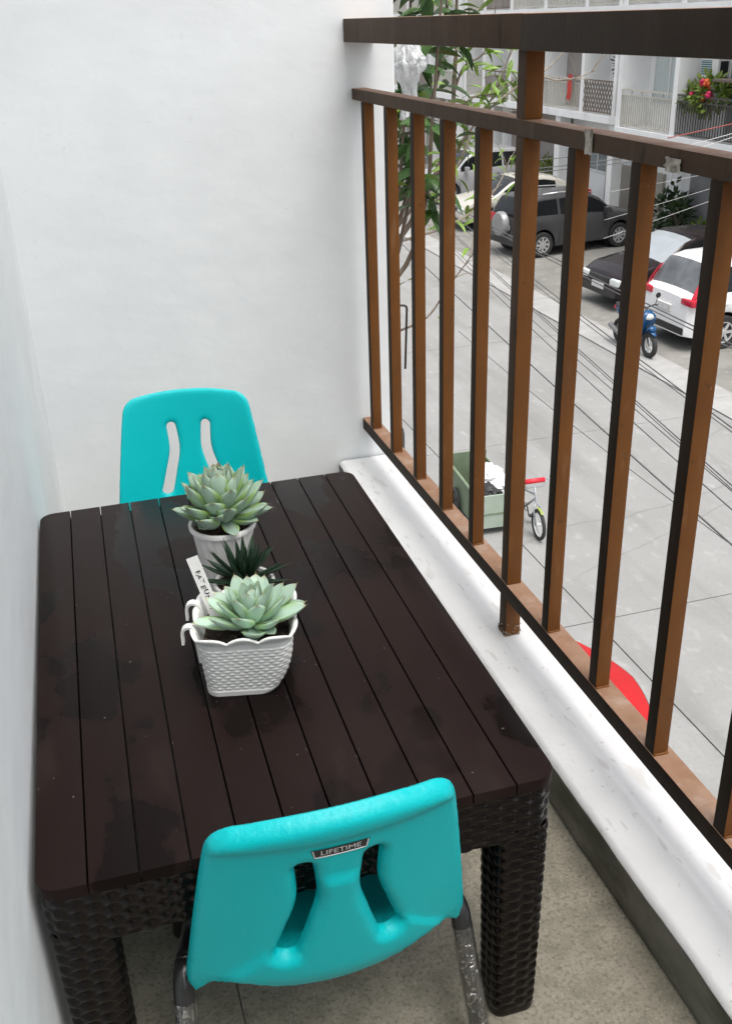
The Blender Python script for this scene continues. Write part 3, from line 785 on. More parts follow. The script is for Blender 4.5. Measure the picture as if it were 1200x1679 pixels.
for k in range(NC):
    f = k/(NC-1); phi = k*2.39996+1.0; el = math.radians(80*(1-f**.95)+11+rng.uniform(-5, 5)); ln = .022+.049*f**.6+rng.uniform(-.004, .004)
    place_leaf(leafC, PC, (.014+math.cos(phi)*(.002+.006*f), .000+math.sin(phi)*(.002+.006*f), .100-.020*f), phi, el, ln, rng.uniform(.92, 1.1), rng.uniform(-.12, .12))
for (phi, el, ln) in ((-2.75, .08, .072), (-1.45, -.15, .046), (-1.0, -.05, .048), (-.3, .25, .074), (.5, .3, .068)):
    place_leaf(leafC, PC, (.014+math.cos(phi)*.010, math.sin(phi)*.010, .088), phi, el, ln, .95, rng.uniform(-.1, .1))
# plant label stuck in the planter
a, b_ = Vector((.222, -.560, H+.160)), Vector((.247, -.606, H+.066)); ax = (b_-a).normalized(); L_ = (b_-a).length
side = Vector((.86, -.42, .28)); side = (side-ax*side.dot(ax)).normalized(); nz = side.cross(ax)
if nz.y > 0: nz = -nz
lab = thing('plant_label', 'white plastic plant label with handwriting stuck upright in the nearest planter', 'label', b_)
q = MB(); q.obox((a-b_)/2, ax, side, nz, L_/2, .0088, .0006); q.build('strip', M_white_pl, lab)
me = text_mesh('FAT BUNNY', .0135)
for v in me.vertices: x, y = v.co.x, v.co.y; v.co = (a-b_)*.54+ax*(x*.80+.0007*math.sin(x*900))+side*(y*.80+.0012*math.sin(x*310+1))+nz*.0012
me.materials.append(M_ink); link('lettering', me, lab)

# ================================================================== houses across the street
M_fac = mat('white_facade', (.82, .825, .82), .8, (.76, .765, .76), 1.2, bump=.2, bscale=20, world=True)
layer(M_fac, (.45, .45, .43), 1.3, .58, .75, .4, (1, 1, .25), world=True)
M_taupe = mat('taupe_facade', (.34, .31, .29), .85, (.28, .255, .24), 1.4, world=True)
M_grey = mat('grey_facade', (.26, .26, .27), .85, (.2, .2, .205), 1.4, world=True)
M_beige = mat('beige_facade', (.40, .37, .32), .85, (.30, .28, .24), 1.2, world=True)
M_cream = mat('cream_rail', (.52, .50, .43), .6, (.42, .40, .34), 8)
M_brownr = mat('brown_fence', (.20, .14, .10), .7, (.12, .09, .07), 8)
M_blackr = mat('black_rail', (.05, .045, .045), .5, (.08, .07, .065), 8)
M_glass = mat('window_glass', (.16, .19, .20), .08, (.22, .25, .25), 1.5, spec=.8)
M_curt = mat('pale_blind', (.50, .56, .55), .35, (.42, .47, .46), 4, stretch=(1, 6, .4), spec=.7)
M_frame = mat('white_frame', (.72, .72, .70), .5)
M_dark = mat('dark_interior', (.02, .022, .025), .6)
Z1, Z2, Z3 = -1.70, 1.30, 4.3
class Block:
    def __init__(s, label, xf, xb, y0, y1, loc):
        s.t = thing('apartment_house', label, 'house', loc); s.o = Vector(loc); s.xf, s.xb, s.y0, s.y1 = xf, xb, y0, y1
    def box(s, name, m, a, b_, c=.006, par=None): return MB().box(Vector(a)-s.o, Vector(b_)-s.o, c).build(name, m, par or s.t)
    def rail(s, y0, y1, z, m, kind='bars', h=.98, x=None):
        x = s.xf+.03 if x is None else x; q = MB(); o = s.o
        def bx(a, b_): q.box(Vector(a)-o, Vector(b_)-o)
        bx((x, y0, z+h-.04), (x+.05, y1, z+h)); bx((x+.005, y0, z+.05), (x+.035, y1, z+.085))
        if kind == 'bars':
            bx((x+.005, y0, z+h-.17), (x+.035, y1, z+h-.145))
            n = int((y1-y0)/.105)
            for k in range(n+1):
                y = y0+(y1-y0)*k/n; bx((x+.012, y-.012, z+.086), (x+.032, y+.012, z+h-.171))
            for k in range(1, 5): y = y0+(y1-y0)*k/5; bx((x+.01, y-.012, z+h-.144), (x+.034, y+.012, z+h-.041))
        elif kind == 'lattice':
            n = int((y1-y0)/.17)
            for sg in (1, -1):
                for k in range(-5, n+6):
                    ya = y0+(y1-y0)*k/n; za, zb = z+.09, z+h-.05; yb = ya+sg*.55
                    a, b_ = Vector((x+.02+.012*sg, ya, za)), Vector((x+.02+.012*sg, yb, zb))
                    for lim, sgn in ((y0, 1), (y1, -1)):
                        if (a.y-lim)*sgn < 0 and (b_.y-lim)*sgn < 0: break
                        if (a.y-lim)*sgn < 0: f = (lim-a.y)/(b_.y-a.y); a = a.lerp(b_, f)
                        elif (b_.y-lim)*sgn < 0: f = (lim-a.y)/(b_.y-a.y); b_ = a.lerp(b_, f)
                    else:
                        ax = (b_-a).normalized()
                        if (b_-a).length > .02: q.obox((a+b_)/2-o, ax, Vector((1, 0, 0)), ax.cross(Vector((1, 0, 0))), (b_-a).length/2, .008, .014)
        return q.build('balcony_railing', m, s.t)
    def window(s, y0, y1, z0, z1, x, m=M_curt, mull=1, name='window'):
        o = s.o; q = MB(); fr = .05
        def bx(a, b_): q.box(Vector(a)-o, Vector(b_)-o)
        bx((x-.05, y0, z0), (x+.02, y0+fr, z1)); bx((x-.05, y1-fr, z0), (x+.02, y1, z1)); bx((x-.05, y0+fr, z0), (x+.02, y1-fr, z0+fr)); bx((x-.05, y0+fr, z1-fr), (x+.02, y1-fr, z1))
        for k in range(mull):
            y = y0+(y1-y0)*(k+1)/(mull+1); bx((x-.045, y-.02, z0+fr), (x+.015, y+.02, z1-fr))
        wn = q.build(name, M_frame, s.t)
        ys = [y0+fr]+[y0+(y1-y0)*(k+1)/(mull+1) for k in range(mull)]+[y1-fr]
        for k in range(mull+1):
            e = .02
            MB().box(Vector((x-.02, ys[k]+(e if k else 0), z0+fr))-o, Vector((x-.008, ys[k+1]-(e if k < mull else 0), z1-fr))-o).build('pane', m, wn)
        return wn
def slabs(B, walls, m_back=M_fac, xg=None):
    """party walls at the given y's, floor slabs, recessed back walls"""
    for z in (Z1, Z2, Z3): B.box('floor_slab', M_fac, (B.xf-.02, B.y0, z-.22), (B.xb+.3, B.y1, z))
    for y in walls: B.box('party_wall', M_fac, (B.xf, y-.09, Z1+.002), (B.xb, y+.09, Z2-.222)); B.box('party_wall', M_fac, (B.xf, y-.09, Z2+.002), (B.xb, y+.09, Z3-.222))
    B.box('back_wall', m_back, (B.xb+.002, B.y0, Z1-.215 if xg else G), (B.xb+.35, B.y1, Z3+1.2))
    if xg: B.box('ground_back_wall', M_grey, (xg+.15, B.y0, G), (xg+.4, B.y1, Z1-.221)); B.box('soffit', M_fac, (B.xb+.302, B.y0, Z1-.4), (xg+.4, B.y1, Z1-.222))
# near block
nb = Block('white apartment house with a black railed flower balcony, nearest across the street', 15.2, 16.05, 12.0, 24.55, (16.0, 20, G))
W1 = [12.1, 15.3, 18.5, 21.75, 24.46]; slabs(nb, W1, xg=17.2)
nb.rail(21.84, 24.37, Z1, M_cream); nb.rail(18.59, 21.66, Z1, M_blackr); nb.rail(15.39, 18.41, Z1, M_cream)
for a, c in zip(W1[:-1], W1[1:]): nb.rail(a+.09, c-.09, Z2, M_cream)
nb.window(22.55, 24.10, Z1+.55, Z1+2.2, 16.05)
nb.window(18.9, 19.9, Z1+.02, Z1+2.25, 16.05, M_dark, 0, 'door'); nb.window(20.0, 20.75, Z1+.02, Z1+2.25, 16.05, M_glass, 0, 'door')
for (y, z) in ((16.9, Z1+.6), (13.6, Z1+.6), (22.9, Z2+.6), (20, Z2+.6), (16.8, Z2+.6)): nb.window(y-.6, y+.6, z, z+1.5, 16.05)
nb.box('ground_wall', M_fac, (17.2, 23.6, G+1.10), (17.34, 24.55, Z1-.405)); nb.box('ground_wall', M_beige, (17.18, 23.6, G), (17.33, 24.55, G+1.097))
nb.box('ground_wall', M_grey, (17.15, 12.0, G), (17.345, 23.595, Z1-.405)); nb.box('pier', M_fac, (15.5, 18.3, G), (15.8, 18.6, Z1-.222))
nb.box('side_wall', M_fac, (17.62, 24.30, G), (20.0, 24.545, Z3+1.2))
# far block, set back
fb = Block('white apartment house set back behind the grey car, with lattice and cream balcony rails', 16.5, 17.4, 24.9, 39.0, (17.3, 30, G))
W2 = [25.0, 27.0, 29.05, 31.9, 34.6, 37.0, 38.9]; slabs(fb, W2)
fb.rail(27.09, 28.96, Z1, M_brownr, 'lattice'); fb.rail(29.14, 31.81, Z1, M_cream); fb.rail(25.1, 26.9, Z1, M_cream); fb.rail(31.99, 34.5, Z1, M_cream); fb.rail(34.7, 36.9, Z1, M_brownr); fb.rail(37.1, 38.8, Z1, M_cream)
for a, c, m_ in zip(W2[:-1], W2[1:], (M_cream, M_cream, M_cream, M_cream, M_brownr, M_cream)): fb.rail(a+.09, c-.09, Z2, m_)
fb.window(29.4, 30.5, Z1+.02, Z1+2.3, 17.4, M_curt, 1, 'door'); fb.box('taupe_panel', M_taupe, (17.36, 30.62, Z1+.01), (17.398, 31.8, Z2-.23))
fb.window(27.2, 28.0, Z1+.7, Z1+2.1, 17.4, M_curt); fb.window(32.5, 33.6, Z1+.6, Z1+2.1, 17.4); fb.window(35.2, 36.4, Z1+.6, Z1+2.1, 17.4, M_glass)
for y in (28, 30.4, 33.2, 35.8): fb.window(y-.55, y+.55, Z2+.6, Z2+2.1, 17.4)
fb.box('taupe_panel', M_taupe, (17.30, 31.2, G), (17.398, 36.0, Z1-.23)); fb.box('beige_panel', M_beige, (17.30, 25.2, G), (17.398, 28.6, G+1.6))
fb.box('pier', M_fac, (16.6, 30.6, G), (17.0, 30.95, Z1-.222)); fb.box('pier', M_fac, (16.6, 27.0, G), (16.95, 27.3, Z1-.222)); fb.box('pier', M_fac, (16.6, 36.2, G), (17.0, 36.6, Z1-.222))
fb.window(28.0, 29.9, G+1.2, G+2.3, 17.398, M_glass, 2, 'window')
fb.box('porch_wall', M_fac, (16.0, 27.4, G), (16.15, 30.2, G+.75)); fb.box('porch_floor', M_gut, (16.15, 25.2, G), (17.4, 31.0, G+.12))
# third block down the street
tb = Block('pale apartment house farthest down the street behind the leafy branches', 16.2, 17.0, 39.3, 62, (17, 50, G))
W3 = [39.4, 42.2, 45.0, 47.8, 50.6, 53.4, 56.2, 59, 61.9]; slabs(tb, W3)
for k, (a, c) in enumerate(zip(W3[:-1], W3[1:])):
    tb.rail(a+.09, c-.09, Z1, (M_cream, M_brownr)[k % 2]); tb.rail(a+.09, c-.09, Z2, M_cream); y = (a+c)/2
    tb.window(y-.6, y+.6, Z1+.6, Z1+2.1, 17.0, (M_curt, M_glass)[k % 2]); tb.box('pier', M_fac, (16.3, a-.15, G), (16.6, a+.15, Z1-.222)); tb.box('taupe_panel', (M_taupe, M_beige)[k % 2], (16.95, a+.3, G), (16.998, c-.3, Z1-.23))
tag(MB().box((-6, 62.5, G), (19, 63, Z3+1)).build('end_house_wall', M_fac), 'white house wall closing the far end of the street', 'wall')
# air conditioners
def aircon(label, loc, s_=1.):
    t = thing('air_conditioner', label, 'air conditioner', loc, 0, 'wall air conditioners'); 
    MB().box((-.34*s_, -.36*s_, 0), (0, .36*s_, .42*s_), .012).build('casing', M_frame, t)
    MB().box((-.348*s_, -.10*s_, .04*s_), (-.341*s_, .32*s_, .38*s_)).build('grille', mat('teal_grille', (.06, .16, .19), .4), t)
    q = MB()
    for k in range(7): q.box((-.353*s_, -.10*s_, (.05+k*.05)*s_), (-.3485*s_, .32*s_, (.062+k*.05)*s_))
    q.build('louvres', M_frame, t)
    MB().box((-.28*s_, -.366*s_, .07*s_), (-.06*s_, -.361*s_, .36*s_)).build('side_vent', M_black, t)
    MB().box((-.36*s_, -.30*s_, -.05), (0, .30*s_, -.004)).build('bracket', M_frame, t); return t
aircon('white window air conditioner above the balcony flowers', (16.04, 21.15, Z1+1.36), 1.0)
aircon('old white air conditioner high on the set-back house behind the twigs', (17.38, 34.3, Z1+1.5), .85)
aircon('dark boxy air conditioner low on the white ground-floor wall behind the potted plants', (17.19, 23.95, G+2.12), .6)

# ================================================================== leafy plants across the street
quad_leaf = None
def leaf_blade(name, m, ln=1., wd=.2, fold=.12, droop=.25, n=6):
    q = MB(); P = []
    for i in range(n+1):
        t = i/n; w_ = wd*math.sin(PI*min(1, t*.93+.05))**.85*(1-.25*t); z = -droop*t*t
        P.append([(t*ln, -w_, z+fold*w_), (t*ln, 0, z), (t*ln, w_, z+fold*w_)])
    q.grid(P); return q.mesh(name, m, smooth='all')
def bush(name, label, loc, rx, rz, n, m, size, cat='plant', group=None, pot=None, flowers=None, stems=5):
    t = thing(name, label, cat, loc, 0, group); q = MB(); z0 = 0
    if pot:
        r, h = pot; MB().lathe([(0, 0), (r*.75, 0), (r*.95, h*.8), (r*1.08, h*.82), (r*1.08, h), (r*.95, h), (r*.9, h*.85), (0, h*.85)], 18).build('pot', M_white_pl, t, smooth=40); z0 = h*.85
    s_ = MB()
    for k in range(stems):
        a = rng.uniform(0, 2*PI); e = Vector((math.cos(a)*rx*.6, math.sin(a)*rx*.6, z0+rz*rng.uniform(.8, 1.5)))
        s_.tube([(0, 0, z0), e*.5+Vector((0, 0, z0*.5+.05)), e], [.02, .014, .006], 5)
    s_.build('stem', M_bark, t, smooth='all')
    for k in range(n):
        d = Vector((rng.gauss(0, 1), rng.gauss(0, 1), rng.gauss(0, 1))).normalized()*rng.uniform(.45, 1)**.6
        lump = 1+.35*fbm(d.x*2+loc[0], d.y*2, d.z*2, 1)
        c = Vector((d.x*rx*lump, d.y*rx*lump, z0+rz+d.z*rz*lump)); L_ = size*rng.uniform(.6, 1.3)
        ax = (d+Vector((rng.uniform(-.7, .7), rng.uniform(-.7, .7), rng.uniform(-.5, .5)))).normalized(); sd_ = ax.cross(Vector((rng.uniform(-1, 1), rng.uniform(-1, 1), 1))).normalized(); up_ = sd_.cross(ax)
        k0 = len(q.v); q.v += [tuple(c), tuple(c+ax*L_*.5+sd_*L_*.24+up_*L_*.06), tuple(c+ax*L_), tuple(c+ax*L_*.5-sd_*L_*.24+up_*L_*.06)]; q.f += [(k0, k0+1, k0+2), (k0, k0+2, k0+3)]
    f = q.build('foliage', m, t); f['kind'] = 'stuff'
    if flowers:
        for (m_, cnt) in flowers:
            for k in range(cnt):
                a = rng.uniform(PI*.6, PI*1.4); c = Vector((math.cos(a)*rx*.95, rng.uniform(-rx, rx), z0+rz*rng.uniform(.5, 1.7))); q = MB()
                for i in range(7):
                    d = Vector((rng.uniform(-1, .2), rng.uniform(-1, 1), rng.uniform(-1, 1))).normalized(); q.lathe([(0, -.045), (.04, -.02), (.05, .01), (.025, .045), (0, .05)], 6, c+d*.055)
                q.build('flower', m_, t, smooth='all')
    return t
M_yg = mat('yellow_green_foliage', (.16, .20, .02), .6, (.06, .11, .015), 3)
M_gr = mat('bright_foliage', (.12, .22, .025), .6, (.22, .27, .05), 5)
M_dg = mat('dark_foliage', (.02, .045, .015), .6, (.04, .075, .02), 5)
M_pink = mat('magenta_petal', (.55, .02, .10), .6, (.45, .01, .06), 9); M_or = mat('orange_petal', (.65, .12, .03), .6)
bush('flowering_plant', 'bright green plant with magenta and orange flowers on the black balcony rail', (15.58, 20.75, Z1+.58), .42, .42, 420, M_gr, .20, 'plant', None, None, [(M_pink, 4), (M_or, 3)])
bush('flowering_plant', 'trailing yellow-green plant at the column end of the black railing', (15.55, 21.40, Z1+.60), .26, .30, 160, M_gr, .18)
bush('hedge_bush', 'yellow-green rounded bush by the taupe ground-floor wall', (17.0, 31.9, G+.3), .85, .55, 900, M_yg, .16)
bush('potted_plant', 'leafy plant in a wide white pot by the ground-floor wall, left of its pair', (16.7, 24.05, G), .30, .50, 120, M_dg, .24, 'plant', 'potted plants by the wall', (.20, .28))
bush('potted_plant', 'taller leafy plant in a narrow white pot, right of its pair by the wall', (16.75, 23.6, G), .36, .62, 150, M_dg, .24, 'plant', 'potted plants by the wall', (.14, .30))
bush('potted_plant', 'dark drooping bush on the far side of the pots near the grey wall', (16.6, 23.1, G), .30, .55, 130, M_dg, .24, 'plant', 'potted plants by the wall', (.13, .2))
bush('potted_plant', 'small lime green plant above the roof of the dark car', (16.8, 22.35, G), .25, .25, 80, M_gr, .2, 'plant', 'potted plants by the wall', (.13, .3))
bush('balcony_plant', 'dark green climbing plant on the lattice railed balcony', (17.0, 27.35, Z1+.6), .28, .85, 300, M_dg, .17)
bush('low_shrub', 'low green shrub beside the porch of the set-back house', (16.6, 28.8, G+.1), .45, .2, 160, M_dg, .16)
# red jacket on the far balcony
jk = thing('jacket', 'red jacket hung over the cream balcony rail of the set-back house', 'jacket', (16.5, 29.75, Z1+.25))
P = []
for i in range(9):
    u = i/8; row = []
    for j in range(12):
        v = j/11; a = v*1.5; row.append((-.04-.05*math.sin(u*9)*.4-.05*v, -.14+.28*u+.03*math.sin(v*7), .80-.75*v+.05*math.sin(u*PI)))
    P.append(row)
MB().grid(P).build('cloth', mat('red_cloth', (.5, .06, .04), .8, (.35, .03, .03), 9), jk, smooth='all')
# awning slat over the near balcony door
aw = tag(MB().box((15.0, 18.6, Z1+1.35), (16.04, 19.95, Z1+1.40), .01).build('awning', mat('brown_awning', (.12, .09, .08), .7)), 'thin brown canopy board over the right balcony door', 'awning')

# ================================================================== vehicles
M_tyre = mat('tyre_rubber', (.018, .018, .018), .8, (.03, .03, .03), 30)
M_alloy = mat('alloy_rim', (.62, .62, .63), .3, metal=.6)
M_cglass = mat('car_glass', (.008, .009, .010), .04, (.012, .013, .014), 2, spec=.3)
M_wglass = mat('windscreen_glass', (.30, .33, .35), .06, (.36, .39, .41), 1.2, spec=.8)
M_rglass = mat('hatch_glass', (.07, .075, .08), .05, (.16, .17, .18), 1.6, spec=.5)  # grey base colour stands in for reflected sky
M_trim = mat('black_trim', (.02, .02, .02), .5)
M_red = mat('red_lamp', (.45, .01, .03), .15, spec=.7); M_lamp = mat('clear_lamp', (.62, .66, .64), .12, spec=.8)
M_plate = mat('number_plate', (.66, .66, .64), .5, (.5, .5, .48), 14)
def paint(name, c, c2): return mat(name, c, .22, c2, 1.5, coat=.15, spec=.28)
def lerp_tab(tab, x):
    if x <= tab[0][0]: return tab[0][1]
    for (a, va), (b_, vb) in zip(tab[:-1], tab[1:]):
        if x <= b_:
            t = (x-a)/(b_-a); return va+(vb-va)*(t*t*(3-2*t)*.35+t*.65)
    return tab[-1][1]
def make_car(name, label, loc, rz, pm, top, belt, L, W, wheels, wr, sides, shield, rear, group='cars parked across the street', tail='box', spare=False, sill=.26, spokes=6, tumble=.32, shield_m=None, roof_rails=False):
    t = thing(name, label, 'car', loc, rz, group)
    xs_ = set(round(-L/2+L*k/92, 4) for k in range(93))
    for r in sides+[shield, rear]:
        for x in r: xs_.add(round(x, 4))
    xs_ = sorted(xs_); X0, X1 = xs_[0], xs_[-1]
    def hw(x):
        e = max(0, (abs(x)-(L/2-.55))/.55); return W/2*(1-.16*e**2.4)
    def rows(x):
        zt = lerp_tab(top, x); zb = sill
        e = max(0, (abs(x)-(L/2-.35))/.35); zb += .05*e*e
        for xw in wheels:
            d = abs(x-xw)
            if d < wr+.06: zb = max(zb, wr+math.sqrt((wr+.06)**2-d*d))
        zt = max(zt, zb+.12); bl = max(zb+.06, min(lerp_tab(belt, x), zt-.05)); w_ = hw(x)
        ge = max(bl+.004, zt-.075); g4 = bl+(ge-bl)*.10; g5 = bl+(ge-bl)*.92
        wz = lambda z: w_*.965-tumble*max(0, z-bl)
        m1 = zb+(bl-zb)*.18; m2 = zb+(bl-zb)*.55; m3 = zb+(bl-zb)*.86
        r = [(w_*.90, zb), (w_*.965, zb+.015), (w_*.99, m1), (w_, m2), (w_*.99, m3), (w_*.965, bl), (wz(g4), g4), (wz(g5), g5), (wz(ge), ge), (wz(ge)-.06, zt-.025), (wz(ge)*.55, zt), (0, zt+.012)]
        return r
    sec = [rows(x) for x in xs_]; NR = len(sec[0])
    body = MB(); gl = {}
    def idx(i, j, sg): return (xs_[i], sg*sec[i][j][0], sec[i][j][1])
    for i in range(len(xs_)-1):
        xm = (xs_[i]+xs_[i+1])/2
        for j in range(NR-1):
            for sg in (1, -1):
                f = [idx(i, j, sg), idx(i+1, j, sg), idx(i+1, j+1, sg), idx(i, j+1, sg)]
                if sg < 0: f = f[::-1]
                key = None
                if j == 6:
                    for k, (a, c) in enumerate(sides):
                        if a < xm < c: key = ('window', k, sg)
                if j >= 9:
                    if shield[0] < xm < shield[1]: key = ('windscreen', 0, 0)
                    if rear[0] < xm < rear[1]: key = ('rear_window', 0, 0)
                (gl.setdefault(key, MB()) if key else body).add(f, [(0, 1, 2, 3)])
    for i, fl_ in ((0, False), (len(xs_)-1, True)):
        ring_ = [idx(i, j, 1) for j in range(NR)]+[idx(i, j, -1) for j in range(NR-2, -1, -1)]
        body.add(ring_, [tuple(range(len(ring_)))[::(1 if fl_ else -1)]])
    bd = body.build('body', pm, t, smooth=38, fix=True)
    for (nm, k, sg), q in gl.items(): q.build(nm, (shield_m or M_cglass) if nm == 'windscreen' else (M_rglass if nm == 'rear_window' and tail == 'ell' else M_cglass), t, smooth=40, fix=True)
    # dark floor pan and wheel wells
    MB().box((-L/2+.2, -W/2+.12, sill-.02), (L/2-.2, W/2-.12, sill+.10)).build('floor_pan', M_trim, t)
    for xw in wheels: MB().lathe([(wr+.05, -W/2+.10), (wr+.05, W/2-.10)], 24, (xw, 0, wr), axis='y').build('wheel_well', M_trim, t)
    for xw in wheels:
        for sg in (1, -1):
            wt = thing('wheel', None, None, (xw, sg*(W/2-.115), wr)); wt.parent = t; 
            pr_ = [(wr*.64, -.09), (wr*.93, -.095), (wr, -.06), (wr, .06), (wr*.93, .095), (wr*.64, .09)]
            MB().lathe(pr_, 32, axis='y', closed=True).build('tyre', M_tyre, wt, smooth=40)
            MB().lathe([(0, sg*.05), (wr*.64, sg*.05)], 24, axis='y').build('hub', M_trim, wt)
            q = MB().lathe([(wr*.57, sg*.055), (wr*.57, sg*.085), (wr*.655, sg*.088), (wr*.655, sg*.055)], 32, axis='y')
            for k in range(spokes):
                a = 2*PI*k/spokes; ax = Vector((math.cos(a), 0, math.sin(a))); q.obox(ax*wr*.32+Vector((0, sg*.07, 0)), ax, Vector((0, 1, 0)), ax.cross(Vector((0, 1, 0))), wr*.29, .012, wr*.085)
            q.lathe([(0, sg*.09), (wr*.14, sg*.088), (wr*.15, sg*.06)], 14, axis='y'); q.build('rim', M_alloy, wt, smooth=40)
    zb_ = lerp_tab(belt, 0)
    for sg in (1, -1):
        q = MB().box((shield[1]-.42, sg*(W/2+.10)-.09, zb_+.02), (shield[1]-.28, sg*(W/2+.10)+.09, zb_+.16), .03); q.build('mirror', pm, t, smooth=40)
        zl = lerp_tab(top, L/2-.12)
        q = MB().box((L/2-.26, sg*(W/2-.24)-.20, zl-.20), (L/2-.015, sg*(W/2-.24)+.13, zl-.055), .045); q.build('headlight', M_lamp, t, smooth=40)
        if tail == 'ell':
            zt = lerp_tab(belt, -L/2+.1)
            MB().box((-L/2+.012, sg*(W/2-.20)-.22, zt-.17), (-L/2+.20, sg*(W/2-.20)+.155, zt-.05), .03).build('tail_light', M_red, t, smooth=40)
            q = MB(); P_ = []
            for k in range(7):
                x = -L/2+.13+.27*k/6; r_ = rows(x); w0, z0 = r_[5][0], r_[5][1]; z = z0-.06+.40*k/6; yy = (w0-tumble*max(0, z-z0))+.006
                P_.append([(x-.07, sg*(yy-.07), z), (x-.05, sg*(yy-.01), z), (x+.02, sg*yy, z), (x+.05, sg*(yy-.004), z)])
            q.grid(P_).build('tail_light', M_red, t, smooth='all')
        else:
            zt = lerp_tab(belt, -L/2+.1); MB().box((-L/2+.01, sg*(W/2-.17)-.11, zt-.24), (-L/2+.20, sg*(W/2-.17)+.10, zt-.02), .03).build('tail_light', M_red, t, smooth=40)
        for (a, c) in sides[:2]:
            MB().box(((a+c)/2-.10-.2, sg*W/2-.012, zb_-.13), ((a+c)/2+.06-.2, sg*W/2+.018, zb_-.10), .008).build('door_handle', pm, t)
        # door seams
        for x in (sides[0][0]-.02, (sides[0][1]+sides[1][0])/2 if len(sides) > 1 else 0, sides[-1][1]+.05):
            q = MB(); P_ = [(x, sg*(W/2*1.0+.0015), z) for z in (sill+.10, .5, .7, zb_-.06)]; q.tube([(x, sg*(hw(x)*c_+.001), z) for (z, c_) in ((sill+.12, .985), (sill+.25, .997), (.62, .999), (zb_-.12, .985))], .006, 5); q.build('door_seam', M_trim, t)
        if roof_rails: MB().tube([(x, sg*(W/2*.70), lerp_tab(top, x)+.03) for x in (-1.2, -.6, 0, .4)], .018, 6).build('roof_rail', M_alloy, t, smooth='all')
    MB().box((L/2-.06, -.24, .42), (L/2+.012, .24, .55), .006).build('number_plate', M_plate, t)
    MB().box((-L/2-.012, -.24, .70), (-L/2+.06, .24, .83), .006).build('number_plate', M_plate, t)
    MB().box((L/2-.20, -W/2+.20, sill+.03), (L/2+.004, W/2-.20, sill+.14), .03).build('lower_grille', M_trim, t)
    MB().box((L/2-.20, -W/2+.48, .60), (L/2+.006, W/2-.48, .70), .02).build('grille', M_trim, t)
    MB().box((-L/2-.004, -W/2+.16, sill+.06), (-L/2+.2, W/2-.16, sill+.22), .03).build('bumper_insert', M_trim, t)
    if spare:
        sp = MB().lathe([(0, -.16), (.20, -.165), (.29, -.15), (.325, -.10), (.325, .02), (.29, .04), (0, .04)], 32, (-L/2-.06, 0, .86), axis='x'); sp.build('spare_wheel_cover', mat('silver_cover', (.26, .26, .265), .3, (.22, .22, .225), 3, metal=.2), t, smooth=40)
    return t
suv_top = [(-2.0, .55), (-1.97, .98), (-1.86, 1.30), (-1.68, 1.57), (-1.35, 1.655), (-.5, 1.675), (.25, 1.63), (.55, 1.50), (1.05, 1.10), (1.6, 1.02), (1.88, .90), (1.98, .72), (2.0, .5)]
suv_top = [(x, z*.96) for x, z in suv_top]
suv_belt = [(-2, 1.08), (-1.2, 1.06), (1.0, .98), (2, .9)]
make_car('parked_car', 'dark grey compact SUV with a spare wheel on its tailgate, seen side-on', (13.66, 24.22, G), math.radians(8), paint('graphite_paint', (.05, .05, .053), (.06, .06, .063)), suv_top, suv_belt, 4.0, 1.76, (-1.28, 1.26), .335,
         [(-1.62, -.82), (-.74, .02), (.10, .86)], (.36, 1.04), (-1.93, -1.66), spare=True, spokes=8, roof_rails=True)
sed_top = [(-2.2, .55), (-2.17, .98), (-1.75, 1.06), (-1.05, 1.40), (-.55, 1.48), (.15, 1.48), (.45, 1.38), (1.15, 1.0), (1.75, .90), (2.08, .76), (2.2, .5)]
sed_belt = [(-2.2, .98), (-1.2, .97), (1.1, .90), (2.2, .8)]
make_car('parked_car', 'off-white sedan half hidden behind the leaves beyond the grey SUV', (14.0, 28.2, G), PI, paint('pearl_paint', (.42, .405, .36), (.46, .44, .39)), sed_top, sed_belt, 4.4, 1.72, (-1.35, 1.32), .31, [(-.95, -.15), (-.06, .78)], (.30, 1.10), (-1.6, -1.0))
make_car('parked_car', 'tall silver-grey car farthest along the parking row behind the branches', (14.6, 33.3, G), PI+.05, paint('silver_paint', (.30, .30, .31), (.34, .34, .35)), [(x, z*1.08) for x, z in suv_top], [(x, z*1.05) for x, z in suv_belt], 4.0, 1.8, (-1.28, 1.26), .34, [(-1.62, -.82), (-.74, .02), (.10, .86)], (.36, 1.04), (-1.93, -1.66))
make_car('parked_car', 'dark maroon-black sedan with its bonnet facing the street', (13.62, 18.30, G), PI+math.radians(3), paint('maroon_black_paint', (.013, .009, .010), (.017, .012, .013)), sed_top, sed_belt, 4.4, 1.72, (-1.35, 1.32), .31, [(-.95, -.15), (-.06, .78)], (.30, 1.10), (-1.6, -1.0), shield_m=M_wglass)
mpv_top = [(-2.22, .55), (-2.2, 1.02), (-2.02, 1.10), (-1.72, 1.60), (-1.4, 1.68), (-.3, 1.70), (.45, 1.64), (.75, 1.5), (1.45, 1.08), (1.9, .98), (2.15, .78), (2.22, .5)]
mpv_belt = [(-2.2, 1.08), (-1.2, 1.05), (1.2, .98), (2.2, .85)]
make_car('parked_car', 'white people carrier with red L-shaped tail light, rear towards the street', (13.42, 15.25, G), math.radians(2), paint('white_car_paint', (.72, .72, .72), (.74, .74, .74)), mpv_top, mpv_belt, 4.45, 1.76, (-1.38, 1.38), .33, [(-1.62, -.86), (-.78, .18), (.27, 1.05)], (.52, 1.38), (-2.01, -1.70), tail='ell')
